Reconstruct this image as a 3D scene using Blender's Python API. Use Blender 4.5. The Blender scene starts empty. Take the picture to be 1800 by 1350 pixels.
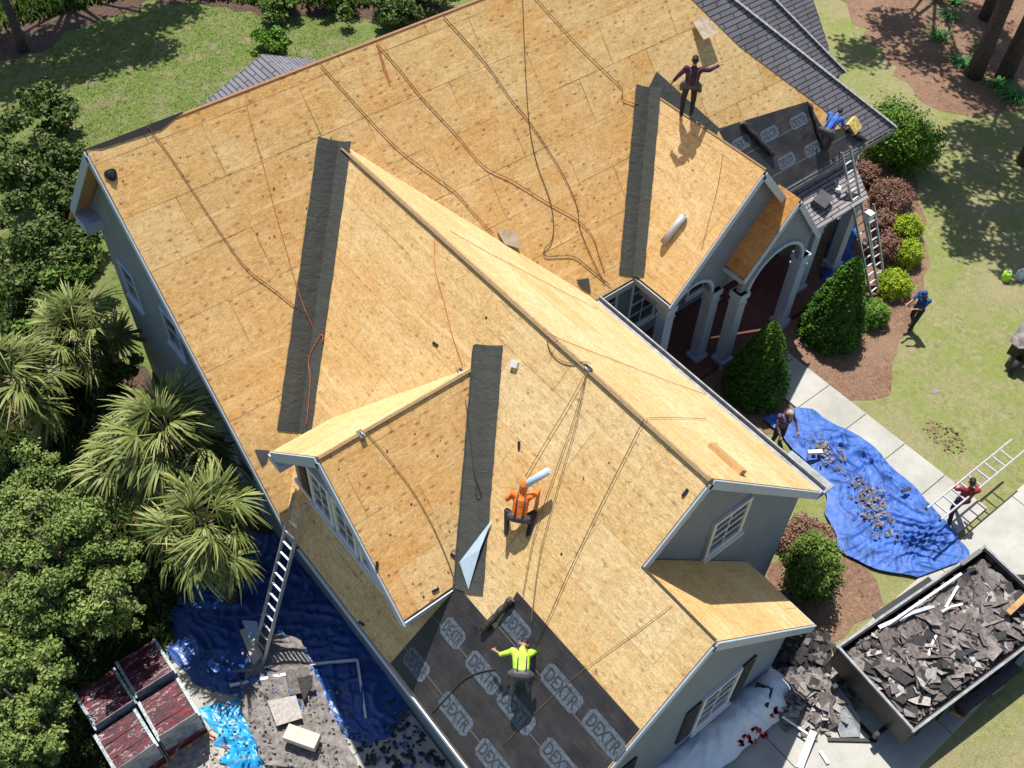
import bpy, bmesh, math, random
import numpy as np
from mathutils import Vector, Matrix, noise
random.seed(7); RNG = np.random.default_rng(7)
S = bpy.context.scene
COL = S.collection
# ------------------------------------------------------------------ camera, sky, sun
CAM = Vector((-4.35035, -18.84971, 23.51299))
RR = np.array([[0.7784658765060006, -0.6270333899245332, 0.02863576497131698],
               [-0.4644931303592661, -0.6061555885176837, -0.6456171732209657],
               [0.42218125368707937, 0.4892898225270262, -0.763124143640258]])
FPX = 1802.59
cd = bpy.data.cameras.new('camera'); cam = bpy.data.objects.new('camera', cd); COL.objects.link(cam)
m = Matrix.Identity(4)
for i in range(3):
    m[i][0] = RR[0][i]; m[i][1] = -RR[1][i]; m[i][2] = -RR[2][i]; m[i][3] = CAM[i]
cam.matrix_world = m
cd.sensor_width = 36; cd.lens = FPX / 1800 * 36; cd.clip_end = 1000; cd.clip_start = .1
S.camera = cam
SUN = Vector((0.185, 0.356, 0.916)).normalized()
W = bpy.data.worlds.new("World"); S.world = W; W.use_nodes = True
nt = W.node_tree; bg = nt.nodes['Background']
sky = nt.nodes.new('ShaderNodeTexSky'); sky.sky_type = 'NISHITA'; sky.sun_disc = False
sky.sun_elevation = math.asin(SUN.z); sky.sun_rotation = math.atan2(SUN.x, SUN.y)
sky.air_density = 1.0; sky.dust_density = 1.0
nt.links.new(sky.outputs[0], bg.inputs[0]); bg.inputs[1].default_value = 0.085
sl = bpy.data.lights.new('sun', 'SUN'); sl.energy = 4.8; sl.angle = math.radians(.55); sl.color = (1, .955, .88)
so = bpy.data.objects.new('sun', sl); COL.objects.link(so)
so.rotation_euler = SUN.to_track_quat('Z', 'Y').to_euler(); so.location = (0, 0, 60)
S.view_settings.view_transform = 'Standard'; S.view_settings.look = 'None'
S.view_settings.exposure = 0.52; S.view_settings.gamma = 1

# ------------------------------------------------------------------ where a point of a surface lies
C_ = np.array(CAM)
def hit(px, py, n, c):
    r = RR.T @ np.array([px - 900, py - 675, FPX]); n = np.array(n, float)
    t = (c - n @ C_) / (n @ r); return Vector(C_ + t * r)
S1 = 1.062; HM = 10.19; SM = 1.14; SR = .983
XW = 5.218; ZW = 3.26 + S1 * XW
PL = {'g': ((0, 0, 1), 0), 'M': ((0, -SM, 1), HM), 'W': ((-S1, 0, 1), 3.26), 'R': ((SR, 0, 1), ZW + SR * XW),
      'G': ((0, -1, 1), 7.61 + 7.805), 'B': ((0, 1, 1), 7.61 - 7.805), 'P': ((-1.165, 0, 1), 7.28 - 1.165 * 14.237),
      'L': ((S1, 0, 1), 7.265 + S1 * 3.772)}
def on(px, py, k, off=0.0):
    if isinstance(k, (int, float)): n, c = (0, 0, 1), k
    else: n, c = PL[k]
    return hit(px, py, n, c) + Vector(n).normalized() * off

# ------------------------------------------------------------------ object helpers
def link(name, me, mats, parent=None):
    o = bpy.data.objects.new(name, me); COL.objects.link(o)
    for mt in (mats if isinstance(mats, (list, tuple)) else [mats]): me.materials.append(mt)
    if parent: o.parent = parent
    return o
def tag(o, label=None, cat=None, group=None, kind=None):
    if label: o['label'] = label
    if cat: o['category'] = cat
    if group: o['group'] = group
    if kind: o['kind'] = kind
    return o
def empty(name, loc=(0, 0, 0), rz=0, label=None, cat=None, group=None):
    o = bpy.data.objects.new(name, None); COL.objects.link(o); o.location = loc; o.rotation_euler = (0, 0, rz)
    o.empty_display_size = .2
    return tag(o, label, cat, group)
def copy_tree(o, parent=None):
    c = o.copy(); COL.objects.link(c)
    if parent is not None: c.parent = parent
    for ch in list(o.children): copy_tree(ch, c)
    return c
class MB:
    def __init__(s): s.v = []; s.f = []; s.uv = []; s.mi = []; s.sm = []
    def poly(s, pts, uvs=None, mi=0, smooth=False):
        b = len(s.v); s.v += [tuple(p) for p in pts]; s.f.append(tuple(range(b, b + len(pts))))
        s.uv.append(uvs or [(0, 0)] * len(pts)); s.mi.append(mi); s.sm.append(smooth)
    def box(s, c, d, ax=None, mi=0):
        c = Vector(c); ax = ax or (Vector((1, 0, 0)), Vector((0, 1, 0)), Vector((0, 0, 1)))
        h = [Vector(a) * (x / 2) for a, x in zip(ax, d)]
        P = lambda i, j, k: c + h[0] * i + h[1] * j + h[2] * k
        for q in ([(-1, -1, 1), (1, -1, 1), (1, 1, 1), (-1, 1, 1)], [(-1, 1, -1), (1, 1, -1), (1, -1, -1), (-1, -1, -1)],
                  [(-1, -1, -1), (1, -1, -1), (1, -1, 1), (-1, -1, 1)], [(1, 1, -1), (-1, 1, -1), (-1, 1, 1), (1, 1, 1)],
                  [(1, -1, -1), (1, 1, -1), (1, 1, 1), (1, -1, 1)], [(-1, 1, -1), (-1, -1, -1), (-1, -1, 1), (-1, 1, 1)]):
            pts = [P(*t) for t in q]; a = (pts[1] - pts[0]).length; b = (pts[2] - pts[1]).length
            s.poly(pts, [(0, 0), (a, 0), (a, b), (0, b)], mi)
    def bar(s, a, b, w, h=None, up=(0, 0, 1), mi=0):
        a = Vector(a); b = Vector(b); x = (b - a); L = x.length
        if L < 1e-6: return
        x.normalize(); u = Vector(up); y = u.cross(x)
        if y.length < 1e-4: y = Vector((0, 1, 0)).cross(x)
        y.normalize(); z = x.cross(y)
        s.box((a + b) / 2, (L, w, h or w), (x, y, z), mi)
    def tube(s, pts, r, n=8, mi=0, cap=True):
        pts = [Vector(p) for p in pts]; N = len(pts); rs = r if isinstance(r, (list, tuple)) else [r] * N
        b = len(s.v); prev = None
        for i, p in enumerate(pts):
            t = (pts[min(i + 1, N - 1)] - pts[max(i - 1, 0)]).normalized()
            if prev is None:
                a = Vector((0, 0, 1)) if abs(t.z) < .9 else Vector((1, 0, 0)); u = t.cross(a).normalized()
            else:
                u = (prev - t * prev.dot(t)).normalized()
            prev = u; w = t.cross(u)
            for k in range(n):
                an = 2 * math.pi * k / n; s.v.append(tuple(p + (u * math.cos(an) + w * math.sin(an)) * rs[i]))
        for i in range(N - 1):
            for k in range(n):
                k2 = (k + 1) % n
                s.f.append((b + i * n + k, b + i * n + k2, b + (i + 1) * n + k2, b + (i + 1) * n + k))
                s.uv.append([(k / n, i), ((k + 1) / n, i), ((k + 1) / n, i + 1), (k / n, i + 1)]); s.mi.append(mi); s.sm.append(True)
        if cap:
            s.f.append(tuple(b + k for k in reversed(range(n)))); s.uv.append([(0, 0)] * n); s.mi.append(mi); s.sm.append(False)
            s.f.append(tuple(b + (N - 1) * n + k for k in range(n))); s.uv.append([(0, 0)] * n); s.mi.append(mi); s.sm.append(False)
    def ball(s, c, r, seg=12, rings=8, mi=0, sc=(1, 1, 1)):
        c = Vector(c); b = len(s.v)
        for i in range(rings + 1):
            th = math.pi * i / rings
            for k in range(seg):
                a = 2 * math.pi * k / seg
                s.v.append((c.x + r * sc[0] * math.sin(th) * math.cos(a), c.y + r * sc[1] * math.sin(th) * math.sin(a), c.z + r * sc[2] * math.cos(th)))
        for i in range(rings):
            for k in range(seg):
                k2 = (k + 1) % seg
                s.f.append((b + i * seg + k, b + (i + 1) * seg + k, b + (i + 1) * seg + k2, b + i * seg + k2))
                s.uv.append([(0, 0)] * 4); s.mi.append(mi); s.sm.append(True)
    def build(s, name, mats, parent=None):
        me = bpy.data.meshes.new(name); me.from_pydata(s.v, [], s.f)
        uvl = me.uv_layers.new(name='UVMap')
        uvl.data.foreach_set('uv', [c for u in s.uv for p in u for c in p])
        me.polygons.foreach_set('material_index', s.mi); me.polygons.foreach_set('use_smooth', s.sm)
        me.update()
        return link(name, me, mats, parent)
def slab(name, pts, t, mats, parent, udir, mi_edge=1, flip=False):
    """flat roof sheet: pts on the top face, thickness t below it, UV in metres along udir / up the slope"""
    pts = [Vector(p) for p in pts]; n = Vector((0, 0, 0))
    for i in range(len(pts)): n += (pts[i] - pts[0]).cross(pts[(i + 1) % len(pts)] - pts[0])
    n.normalize()
    if n.z < 0: pts.reverse(); n = -n
    u = Vector(udir).normalized(); u = (u - n * u.dot(n)).normalized(); v = n.cross(u)
    uv = lambda p: (p.dot(u), p.dot(v))
    b = MB(); lo = [p - n * t for p in pts]
    b.poly(pts, [uv(p) for p in pts]); b.poly(list(reversed(lo)), [uv(p) for p in reversed(lo)], mi_edge)
    for i in range(len(pts)):
        j = (i + 1) % len(pts); b.poly([lo[i], lo[j], pts[j], pts[i]], None, mi_edge)
    return b.build(name, mats, parent)
def prism(name, poly, axis, a0, a1, mats, parent=None, holes=None):
    """polygon in the two other axes pushed from a0 to a1 along axis (0 x, 1 y)"""
    def P(q, a): return Vector((a, q[0], q[1])) if axis == 0 else Vector((q[0], a, q[1]))
    b = MB(); N = len(poly)
    b.poly([P(q, a0) for q in poly], [(q[0], q[1]) for q in poly]); b.poly([P(q, a1) for q in reversed(poly)], [(q[0], q[1]) for q in reversed(poly)])
    for i in range(N):
        p, q = poly[i], poly[(i + 1) % N]; d = math.hypot(q[0] - p[0], q[1] - p[1])
        b.poly([P(p, a0), P(p, a1), P(q, a1), P(q, a0)], [(0, p[1]), (abs(a1 - a0), p[1]), (abs(a1 - a0), q[1]), (0, q[1])])
    o = b.build(name, mats, parent); bm = bmesh.new(); bm.from_mesh(o.data)
    bmesh.ops.remove_doubles(bm, verts=bm.verts, dist=1e-5)
    bmesh.ops.recalc_face_normals(bm, faces=bm.faces); bm.to_mesh(o.data); bm.free(); return o

# ------------------------------------------------------------------ materials
def mat(name, rough=.7, spec=.5, metal=0.):
    mt = bpy.data.materials.new(name); mt.use_nodes = True; n = mt.node_tree; b = n.nodes['Principled BSDF']
    b.inputs['Roughness'].default_value = rough; b.inputs['Metallic'].default_value = metal
    b.inputs['Specular IOR Level'].default_value = spec
    return mt, n, b
def N(n, t, **kw):
    o = n.nodes.new(t)
    for k, v in kw.items():
        if k in o.inputs: o.inputs[k].default_value = v
        else: setattr(o, k, v)
    return o
def ramp(n, src, stops):
    r = n.nodes.new('ShaderNodeValToRGB'); e = r.color_ramp.elements
    while len(e) < len(stops): e.new(.5)
    for i, (p, c) in enumerate(stops):
        e[i].position = p; e[i].color = (*c, 1) if len(c) == 3 else c
    n.links.new(src, r.inputs[0]); return r.outputs[0]
def mix(n, f, a, b, mode='MIX'):
    x = n.nodes.new('ShaderNodeMix'); x.data_type = 'RGBA'; x.blend_type = mode
    for i, v in ((0, f), (6, a), (7, b)):
        if hasattr(v, 'is_linked') or hasattr(v, 'links'): n.links.new(v, x.inputs[i])
        elif i == 0: x.inputs[0].default_value = v
        else: x.inputs[i].default_value = (*v, 1)
    return x.outputs[2]
def mth(n, op, a, b=None):
    x = n.nodes.new('ShaderNodeMath'); x.operation = op
    for i, v in ((0, a), (1, b)):
        if v is None: continue
        if hasattr(v, 'links'): n.links.new(v, x.inputs[i])
        else: x.inputs[i].default_value = v
    return x.outputs[0]
def coords(n, kind='Object', scale=(1, 1, 1), rot=(0, 0, 0), loc=(0, 0, 0)):
    tc = n.nodes.new('ShaderNodeTexCoord'); mp = n.nodes.new('ShaderNodeMapping')
    mp.inputs['Scale'].default_value = scale; mp.inputs['Rotation'].default_value = rot; mp.inputs['Location'].default_value = loc
    n.links.new(tc.outputs[kind], mp.inputs[0]); return mp.outputs[0]
def noise_(n, v, scale, detail=4, rough=.5, dist=0):
    x = N(n, 'ShaderNodeTexNoise', Scale=scale, Detail=detail, Roughness=rough, Distortion=dist); n.links.new(v, x.inputs['Vector']); return x.outputs[0]
def bump(n, b, h, s=.3, d=.02):
    x = N(n, 'ShaderNodeBump', Strength=s, Distance=d); n.links.new(h, x.inputs['Height']); n.links.new(x.outputs[0], b.inputs['Normal'])
def plain(name, col, rough=.6, var=.12, scale=6, metal=0., kind='Object', bmp=0, spec=.5):
    mt, n, b = mat(name, rough, spec, metal); v = coords(n, kind); f = noise_(n, v, scale, 5, .6)
    lo = tuple(c * (1 - var) for c in col); hi = tuple(min(1, c * (1 + var)) for c in col)
    n.links.new(ramp(n, f, [(.3, lo), (.7, hi)]), b.inputs['Base Color'])
    if bmp: bump(n, b, f, bmp, .02)
    return mt
def plywood(name, base, warm, seed=0, spots=.6, seam=.55, pale=.3):
    mt, n, b = mat(name, .72, .25)
    v = coords(n, 'UV', loc=(seed * 3.7, seed * 1.9, 0)); vb = coords(n, 'UV', loc=(seed * .37, seed * .21, 0))
    br = N(n, 'ShaderNodeTexBrick'); br.inputs['Scale'].default_value = 1; br.inputs['Brick Width'].default_value = 2.44; br.inputs['Row Height'].default_value = 1.22
    br.inputs['Mortar Size'].default_value = .014; br.inputs['Mortar Smooth'].default_value = .3; br.inputs['Bias'].default_value = 0
    br.inputs['Color1'].default_value = (0, 0, 0, 1); br.inputs['Color2'].default_value = (1, 1, 1, 1); br.inputs['Mortar'].default_value = (.5, .5, .5, 1)
    n.links.new(vb, br.inputs['Vector'])
    big = noise_(n, v, .42, 5, .62, 1.0)
    c = mix(n, ramp(n, big, [(.36, (0, 0, 0)), (.66, (1, 1, 1))]), base, warm)
    # sheet to sheet variation
    c = mix(n, ramp(n, br.outputs['Color'], [(.0, (.38, .38, .38)), (.3, (0, 0, 0))]), c, tuple(x * y for x, y in zip(base, (.86, .74, .60)))); c = mix(n, ramp(n, br.outputs['Color'], [(.62, (0, 0, 0)), (1.0, (.5, .5, .5))]), c, tuple(min(1, x * y) for x, y in zip(base, (1.08, 1.16, 1.32))))
    # strands of the board, seen as mottling
    fl = noise_(n, coords(n, 'UV', scale=(1, 1.7, 1), rot=(0, 0, .5), loc=(seed, 0, 0)), 13, 4, .72, 2.2)
    fl2 = noise_(n, coords(n, 'UV', scale=(.7, 2.6, 1), loc=(0, seed, 0)), 5.5, 5, .7, 1.6)
    c = mix(n, 1.0, c, ramp(n, fl, [(.34, (.70, .63, .53)), (.50, (1, 1, 1)), (.64, (1.26, 1.27, 1.28))]), 'MULTIPLY')
    c = mix(n, 1.0, c, ramp(n, fl2, [(.34, (.80, .74, .66)), (.54, (1, 1, 1)), (.7, (1.12, 1.12, 1.10))]), 'MULTIPLY')
    fine = noise_(n, v, 7, 6, .7, 1.2)
    c = mix(n, 1.0, c, ramp(n, fine, [(.28, (.78, .74, .66)), (.5, (1, 1, 1)), (.75, (1.14, 1.14, 1.12))]), 'MULTIPLY')
    # pale scuffed streaks running with the boards
    st = noise_(n, coords(n, 'UV', scale=(.45, 3.2, 1), loc=(seed, 0, 0)), 1.6, 6, .65, .8)
    c = mix(n, mth(n, 'MULTIPLY', ramp(n, st, [(.52, (0, 0, 0)), (.68, (1, 1, 1))]), pale), c, tuple(min(1, x * 1.22 + .03) for x in base))
    bl = noise_(n, v, 1.7, 6, .68, 1.4)
    c = mix(n, mth(n, 'MULTIPLY', ramp(n, bl, [(.52, (0, 0, 0)), (.68, (1, 1, 1))]), .42), c, tuple(x * y for x, y in zip(warm, (.85, .72, .6))))
    # nail and rust spots in courses
    for k, (su, sv, r, am) in enumerate(((3.3, 6.4, .24, spots), (1.7, 2.0, .09, .9))):
        vv = coords(n, 'UV', scale=(su, sv, 1), loc=(seed + k * 5.3, seed, 0)); vp = N(n, 'ShaderNodeTexVoronoi', Scale=1.0, Randomness=.5 if k == 0 else 1.0); n.links.new(vv, vp.inputs['Vector'])
        wob = mth(n, 'ADD', vp.outputs['Distance'], mth(n, 'MULTIPLY', mth(n, 'SUBTRACT', noise_(n, v, 22, 3), .5), .28))
        msk = ramp(n, wob, [(r * .1, (1, 1, 1)), (r * 1.15, (0, 0, 0))])
        s3 = N(n, 'ShaderNodeSeparateColor'); n.links.new(vp.outputs['Color'], s3.inputs[0])
        keep = ramp(n, mth(n, 'ADD', mth(n, 'MULTIPLY', s3.outputs[0], .45), noise_(n, v, .8, 2)), [(.47 if k == 0 else .80, (0, 0, 0)), (.62 if k == 0 else .86, (1, 1, 1))])
        f = mth(n, 'MULTIPLY', mth(n, 'MULTIPLY', msk, keep), am)
        c = mix(n, mth(n, 'MULTIPLY', f, .95), c, (.17, .075, .025) if k == 0 else (.09, .05, .03))
    c = mix(n, mth(n, 'MULTIPLY', br.outputs['Fac'], mth(n, 'MULTIPLY', ramp(n, noise_(n, v, .7, 2), [(.35, (.15, .15, .15)), (.65, (1, 1, 1))]), seam)), c, (.10, .06, .03))
    n.links.new(c, b.inputs['Base Color']); bump(n, b, fine, .25, .01)
    return mt
BASE = (.60, .40, .185)
MATS = {}
MATS['ply_main'] = plywood('osb_main', (.68, .475, .22), (.64, .365, .125), 0, .85, .75, .55)
MATS['ply_wing'] = plywood('osb_wing', (.66, .485, .25), (.62, .40, .165), 3, .6, .4, .5)
MATS['ply_side'] = plywood('osb_side', (.64, .485, .265), (.60, .41, .19), 5, .35, .3, .45)
MATS['ply_gable'] = plywood('osb_gable', (.68, .465, .215), (.64, .345, .11), 8, .95, .5, .4)
MATS['ply_porch'] = plywood('osb_porch', (.66, .485, .255), (.62, .40, .165), 11, .45, .5, .4)
MATS['ply_low'] = plywood('osb_low', (.65, .47, .235), (.61, .375, .14), 13, .3, .5)
MATS['ply_entry_shaded'] = plywood('osb_entry_shaded', (.60, .33, .12), (.55, .26, .08), 17, .4, .3, .1)  # same plywood, with the porch gable's shade put into the orange-brown colour
MATS['ply_edge'] = plain('board_edge', (.50, .28, .15), .8, .2, 12)
MATS['siding'] = None
def siding_():
    mt, n, b = mat('blue_grey_siding', .6, .3); v = coords(n, 'Object'); sx = N(n, 'ShaderNodeSeparateXYZ'); n.links.new(v, sx.inputs[0])
    fr = mth(n, 'FRACT', mth(n, 'MULTIPLY', sx.outputs[2], 6.2))
    nz = noise_(n, v, 2.5, 5, .6)
    c = ramp(n, nz, [(.3, (.19, .235, .29)), (.7, (.235, .28, .335))])
    c = mix(n, ramp(n, fr, [(0, (1, 1, 1)), (.12, (.8, .8, .8)), (.2, (0, 0, 0))]), c, (.09, .115, .15))
    n.links.new(c, b.inputs['Base Color']); bump(n, b, fr, .5, .012); return mt
MATS['siding'] = siding_()
MATS['trim'] = plain('painted_trim', (.40, .47, .56), .5, .08, 3)
MATS['white'] = plain('white_paint', (.68, .68, .68), .45, .05, 4)
MATS['shutter'] = plain('dark_shutter', (.035, .03, .032), .5, .2, 8)
MATS['gutter'] = plain('aluminium_gutter', (.22, .23, .245), .5, .4, 4, .2)
MATS['soffit'] = plain('soffit_paint', (.30, .34, .38), .6, .1, 3)
def glass_():
    mt, n, b = mat('window_glass', .06, .8); v = coords(n, 'Object')
    n.links.new(ramp(n, noise_(n, v, 1.6, 3), [(.35, (.02, .03, .035)), (.7, (.09, .12, .13))]), b.inputs['Base Color']); return mt
MATS['glass'] = glass_()
def shingles_(name, c1, c2, row=.145, w=.33):
    mt, n, b = mat(name, .9, .2); v = coords(n, 'UV')
    br = N(n, 'ShaderNodeTexBrick'); br.inputs['Scale'].default_value = 1; br.inputs['Brick Width'].default_value = w; br.inputs['Row Height'].default_value = row
    br.inputs['Mortar Size'].default_value = .018; br.inputs['Mortar Smooth'].default_value = .2; br.inputs['Color1'].default_value = (*c1, 1); br.inputs['Color2'].default_value = (*c2, 1); br.inputs['Mortar'].default_value = (.035, .033, .035, 1)
    n.links.new(v, br.inputs['Vector']); f = noise_(n, v, 40, 4, .7); g = noise_(n, v, 1.2, 4, .6)
    c = mix(n, 1.0, br.outputs['Color'], ramp(n, f, [(.3, (.7, .7, .7)), (.7, (1.3, 1.3, 1.3))]), 'MULTIPLY')
    c = mix(n, 1.0, c, ramp(n, g, [(.3, (.85, .83, .8)), (.7, (1.12, 1.12, 1.15))]), 'MULTIPLY')
    n.links.new(c, b.inputs['Base Color']); bump(n, b, br.outputs['Fac'], .5, .02); return mt
MATS['shingle'] = shingles_('grey_shingles', (.20, .197, .225), (.165, .162, .188), .16, .95)
MATS['shingle2'] = shingles_('grey_shingles_low', (.30, .28, .28), (.25, .23, .235), .14, .9)
MATS['cap'] = plain('ridge_cap', (.30, .29, .285), .9, .3, 14)
def membrane_():
    mt, n, b = mat('granular_membrane', .85, .2); v = coords(n, 'UV')
    c = ramp(n, noise_(n, v, 60, 3, .8), [(.3, (.050, .053, .049)), (.7, (.082, .086, .078))])
    c = mix(n, 1.0, c, ramp(n, noise_(n, coords(n, 'UV', scale=(3, .5, 1)), 1.0, 3, .5), [(.3, (.86, .87, .9)), (.7, (1.08, 1.08, 1.06))]), 'MULTIPLY')
    n.links.new(c, b.inputs['Base Color']); bump(n, b, noise_(n, coords(n, 'UV', scale=(1.5, 2.5, 1)), 2.2, 4, .6, .8), .5, .06); return mt
MATS['membrane'] = membrane_()
def felt_():
    mt, n, b = mat('black_underlayment', .42, .5); v = coords(n, 'UV')
    c = ramp(n, noise_(n, v, 1.5, 5, .6), [(.3, (.018, .017, .019)), (.7, (.045, .041, .042))])
    w = N(n, 'ShaderNodeSeparateXYZ'); n.links.new(v, w.inputs[0]); fr = mth(n, 'FRACT', mth(n, 'MULTIPLY', w.outputs[1], 1 / .98))
    c = mix(n, ramp(n, fr, [(0, (1, 1, 1)), (.012, (1, 1, 1)), (.022, (0, 0, 0))]), c, (.16, .13, .11))
    n.links.new(c, b.inputs['Base Color']); bump(n, b, noise_(n, coords(n, 'UV', scale=(1, 3, 1)), 2.5, 4, .6), .5, .05)
    n.links.new(ramp(n, noise_(n, v, 3, 4), [(.3, (.3, .3, .3)), (.7, (.6, .6, .6))]), b.inputs['Roughness']); return mt
MATS['felt'] = felt_()
MATS['print'] = plain('pale_print', (.085, .106, .136), .5, .5, 16)
MATS['ink'] = plain('black_print', (.035, .04, .05), .5, .2, 9)
MATS['wood'] = plain('lumber', (.46, .27, .11), .8, .25, 6)
MATS['oldply'] = plain('weathered_board', (.42, .34, .24), .85, .3, 5)
MATS['alu'] = plain('aluminium', (.55, .56, .58), .35, .15, 8, .6)
MATS['black'] = plain('black_metal', (.018, .018, .02), .4, .3, 5, .1)
MATS['rubber'] = plain('rubber', (.02, .02, .02), .8, .2, 5)
MATS['darkgrey'] = plain('dark_grey', (.06, .06, .065), .6, .3, 5)
MATS['whiteplastic'] = plain('white_plastic', (.62, .63, .63), .45, .1, 5)
MATS['silver'] = plain('silver_foil', (.50, .53, .58), .35, .1, 5, .3)
MATS['blueroll'] = plain('pale_blue_wrap', (.42, .55, .66), .4, .12, 5)
MATS['cardboard'] = plain('card', (.55, .48, .40), .8, .12, 5)
for k, c in dict(red=(.55, .10, .035), tan=(.20, .13, .06), brown=(.25, .062, .02), dark=(.035, .025, .018), orange=(.62, .20, .05)).items():
    MATS['rope_' + k] = plain('rope_' + k, c, .8, .25, 20)
def cloth(name, col, rough=.35, var=.3, sc=2.5, bmp=.18, spec=.5):
    mt, n, b = mat(name, rough, spec); v = coords(n, 'Object'); f = noise_(n, v, sc, 6, .65, .6)
    n.links.new(ramp(n, f, [(.28, tuple(x * (1 - var) for x in col)), (.72, tuple(min(1, x * (1 + var)) for x in col))]), b.inputs['Base Color'])
    bump(n, b, noise_(n, v, sc * 3, 5, .6, .8), bmp, .05); return mt
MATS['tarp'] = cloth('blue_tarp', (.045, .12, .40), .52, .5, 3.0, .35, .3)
MATS['tarp_shaded'] = cloth('shaded_blue_tarp', (.015, .07, .26), .35)  # blue tarp darkened in its colour for the shade it lies in
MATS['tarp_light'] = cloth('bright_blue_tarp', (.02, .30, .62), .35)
MATS['tarp_white'] = cloth('white_tarp', (.70, .75, .80), .45, .08, 2)
MATS['concrete'] = None
def concrete_():
    mt, n, b = mat('concrete', .85, .3); v = coords(n, 'Object')
    c = ramp(n, noise_(n, v, .9, 6, .65), [(.3, (.34, .335, .30)), (.7, (.46, .45, .41))])
    c = mix(n, 1., c, ramp(n, noise_(n, v, 25, 4, .7), [(.3, (.88, .88, .87)), (.7, (1.08, 1.08, 1.08))]), 'MULTIPLY')
    c = mix(n, mth(n, 'MULTIPLY', ramp(n, noise_(n, v, .35, 5, .7), [(.5, (0, 0, 0)), (.72, (1, 1, 1))]), .35), c, (.20, .19, .17))
    n.links.new(c, b.inputs['Base Color']); bump(n, b, noise_(n, v, 30, 4), .2, .01); return mt
MATS['concrete'] = concrete_()
def mulch_():
    mt, n, b = mat('pine_straw', .95, .1); v = coords(n, 'Object')
    f = noise_(n, v, 9, 8, .75, 1.5)
    c = ramp(n, f, [(.3, (.075, .042, .028)), (.5, (.215, .125, .085)), (.7, (.38, .25, .17))])
    c = mix(n, ramp(n, noise_(n, v, .5, 4), [(.4, (0, 0, 0)), (.7, (.6, .6, .6))]), c, (.30, .21, .14))
    n.links.new(c, b.inputs['Base Color']); bump(n, b, f, .9, .06); return mt
MATS['mulch'] = mulch_()
MATS['darksoil'] = plain('dark_leaf_litter', (.075, .045, .03), .95, .6, 7, bmp=.8)
def lawn_():
    mt, n, b = mat('lawn', .95, .12); v = coords(n, 'Object'); sx = N(n, 'ShaderNodeSeparateXYZ'); n.links.new(v, sx.inputs[0])
    f1 = noise_(n, v, .35, 6, .62, .4); f2 = noise_(n, v, 5, 8, .75, .6); f3 = noise_(n, v, 26, 5, .75, .5); f4 = noise_(n, v, 1.1, 5, .65, .3)
    dry = ramp(n, f2, [(.3, (.14, .155, .055)), (.5, (.265, .265, .115)), (.72, (.40, .37, .20))])
    dry = mix(n, ramp(n, f4, [(.42, (0, 0, 0)), (.64, (.8, .8, .8))]), dry, (.22, .27, .07))
    dry = mix(n, ramp(n, f1, [(.46, (0, 0, 0)), (.66, (.7, .7, .7))]), dry, (.35, .29, .18))
    grn = ramp(n, f2, [(.3, (.065, .105, .022)), (.5, (.135, .19, .045)), (.72, (.26, .28, .10))])
    grn = mix(n, ramp(n, f4, [(.46, (0, 0, 0)), (.66, (.75, .75, .75))]), grn, (.26, .23, .13))
    q = mth(n, 'SUBTRACT', mth(n, 'MULTIPLY', sx.outputs[1], .9), mth(n, 'MULTIPLY', sx.outputs[0], .55))
    c = mix(n, ramp(n, mth(n, 'ADD', mth(n, 'MULTIPLY', q, .04), .45), [(.35, (0, 0, 0)), (.55, (1, 1, 1))]), dry, grn)
    c = mix(n, 1., c, ramp(n, f3, [(.3, (.62, .62, .6)), (.7, (1.3, 1.3, 1.3))]), 'MULTIPLY')
    n.links.new(c, b.inputs['Base Color']); bump(n, b, mth(n, 'ADD', f2, f3), .8, .06); return mt
MATS['lawn'] = lawn_()
def leaf(name, lo, mid, hi, rough=.55):
    mt, n, b = mat(name, rough, .15); v = coords(n, 'UV'); s = N(n, 'ShaderNodeSeparateXYZ'); n.links.new(v, s.inputs[0])
    n.links.new(ramp(n, s.outputs[0], [(0, lo), (.5, mid), (1, hi)]), b.inputs['Base Color'])
    return mt
MATS['leaf_tree'] = leaf('leaf_tree', (.035, .075, .010), (.085, .15, .022), (.19, .25, .055))
MATS['leaf_olive'] = leaf('leaf_olive', (.06, .11, .022), (.16, .225, .055), (.30, .34, .12))
MATS['leaf_dark'] = leaf('leaf_dark', (.025, .052, .012), (.07, .115, .025), (.18, .21, .07))
MATS['leaf_cone'] = leaf('leaf_cone', (.02, .06, .008), (.045, .12, .012), (.10, .20, .02))
MATS['leaf_lime'] = leaf('leaf_lime', (.13, .21, .01), (.26, .36, .015), (.36, .44, .03))
MATS['leaf_mid'] = leaf('leaf_mid', (.05, .12, .012), (.10, .21, .02), (.18, .28, .04))
MATS['leaf_brown'] = leaf('leaf_brown', (.10, .05, .035), (.20, .105, .075), (.30, .18, .13))
MATS['leaf_palm'] = leaf('leaf_palm', (.055, .09, .02), (.17, .20, .055), (.38, .37, .15), .45)
MATS['leaf_strap'] = leaf('leaf_strap', (.02, .10, .015), (.05, .20, .04), (.12, .32, .10))
MATS['bark'] = plain('bark', (.085, .065, .058), .95, .45, 9, bmp=.8)
MATS['palmbark'] = plain('palm_bark', (.16, .12, .085), .95, .45, 14, bmp=.8)
MATS['grassblade'] = leaf('grass_blade', (.08, .12, .025), (.15, .21, .05), (.31, .31, .14))

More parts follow.
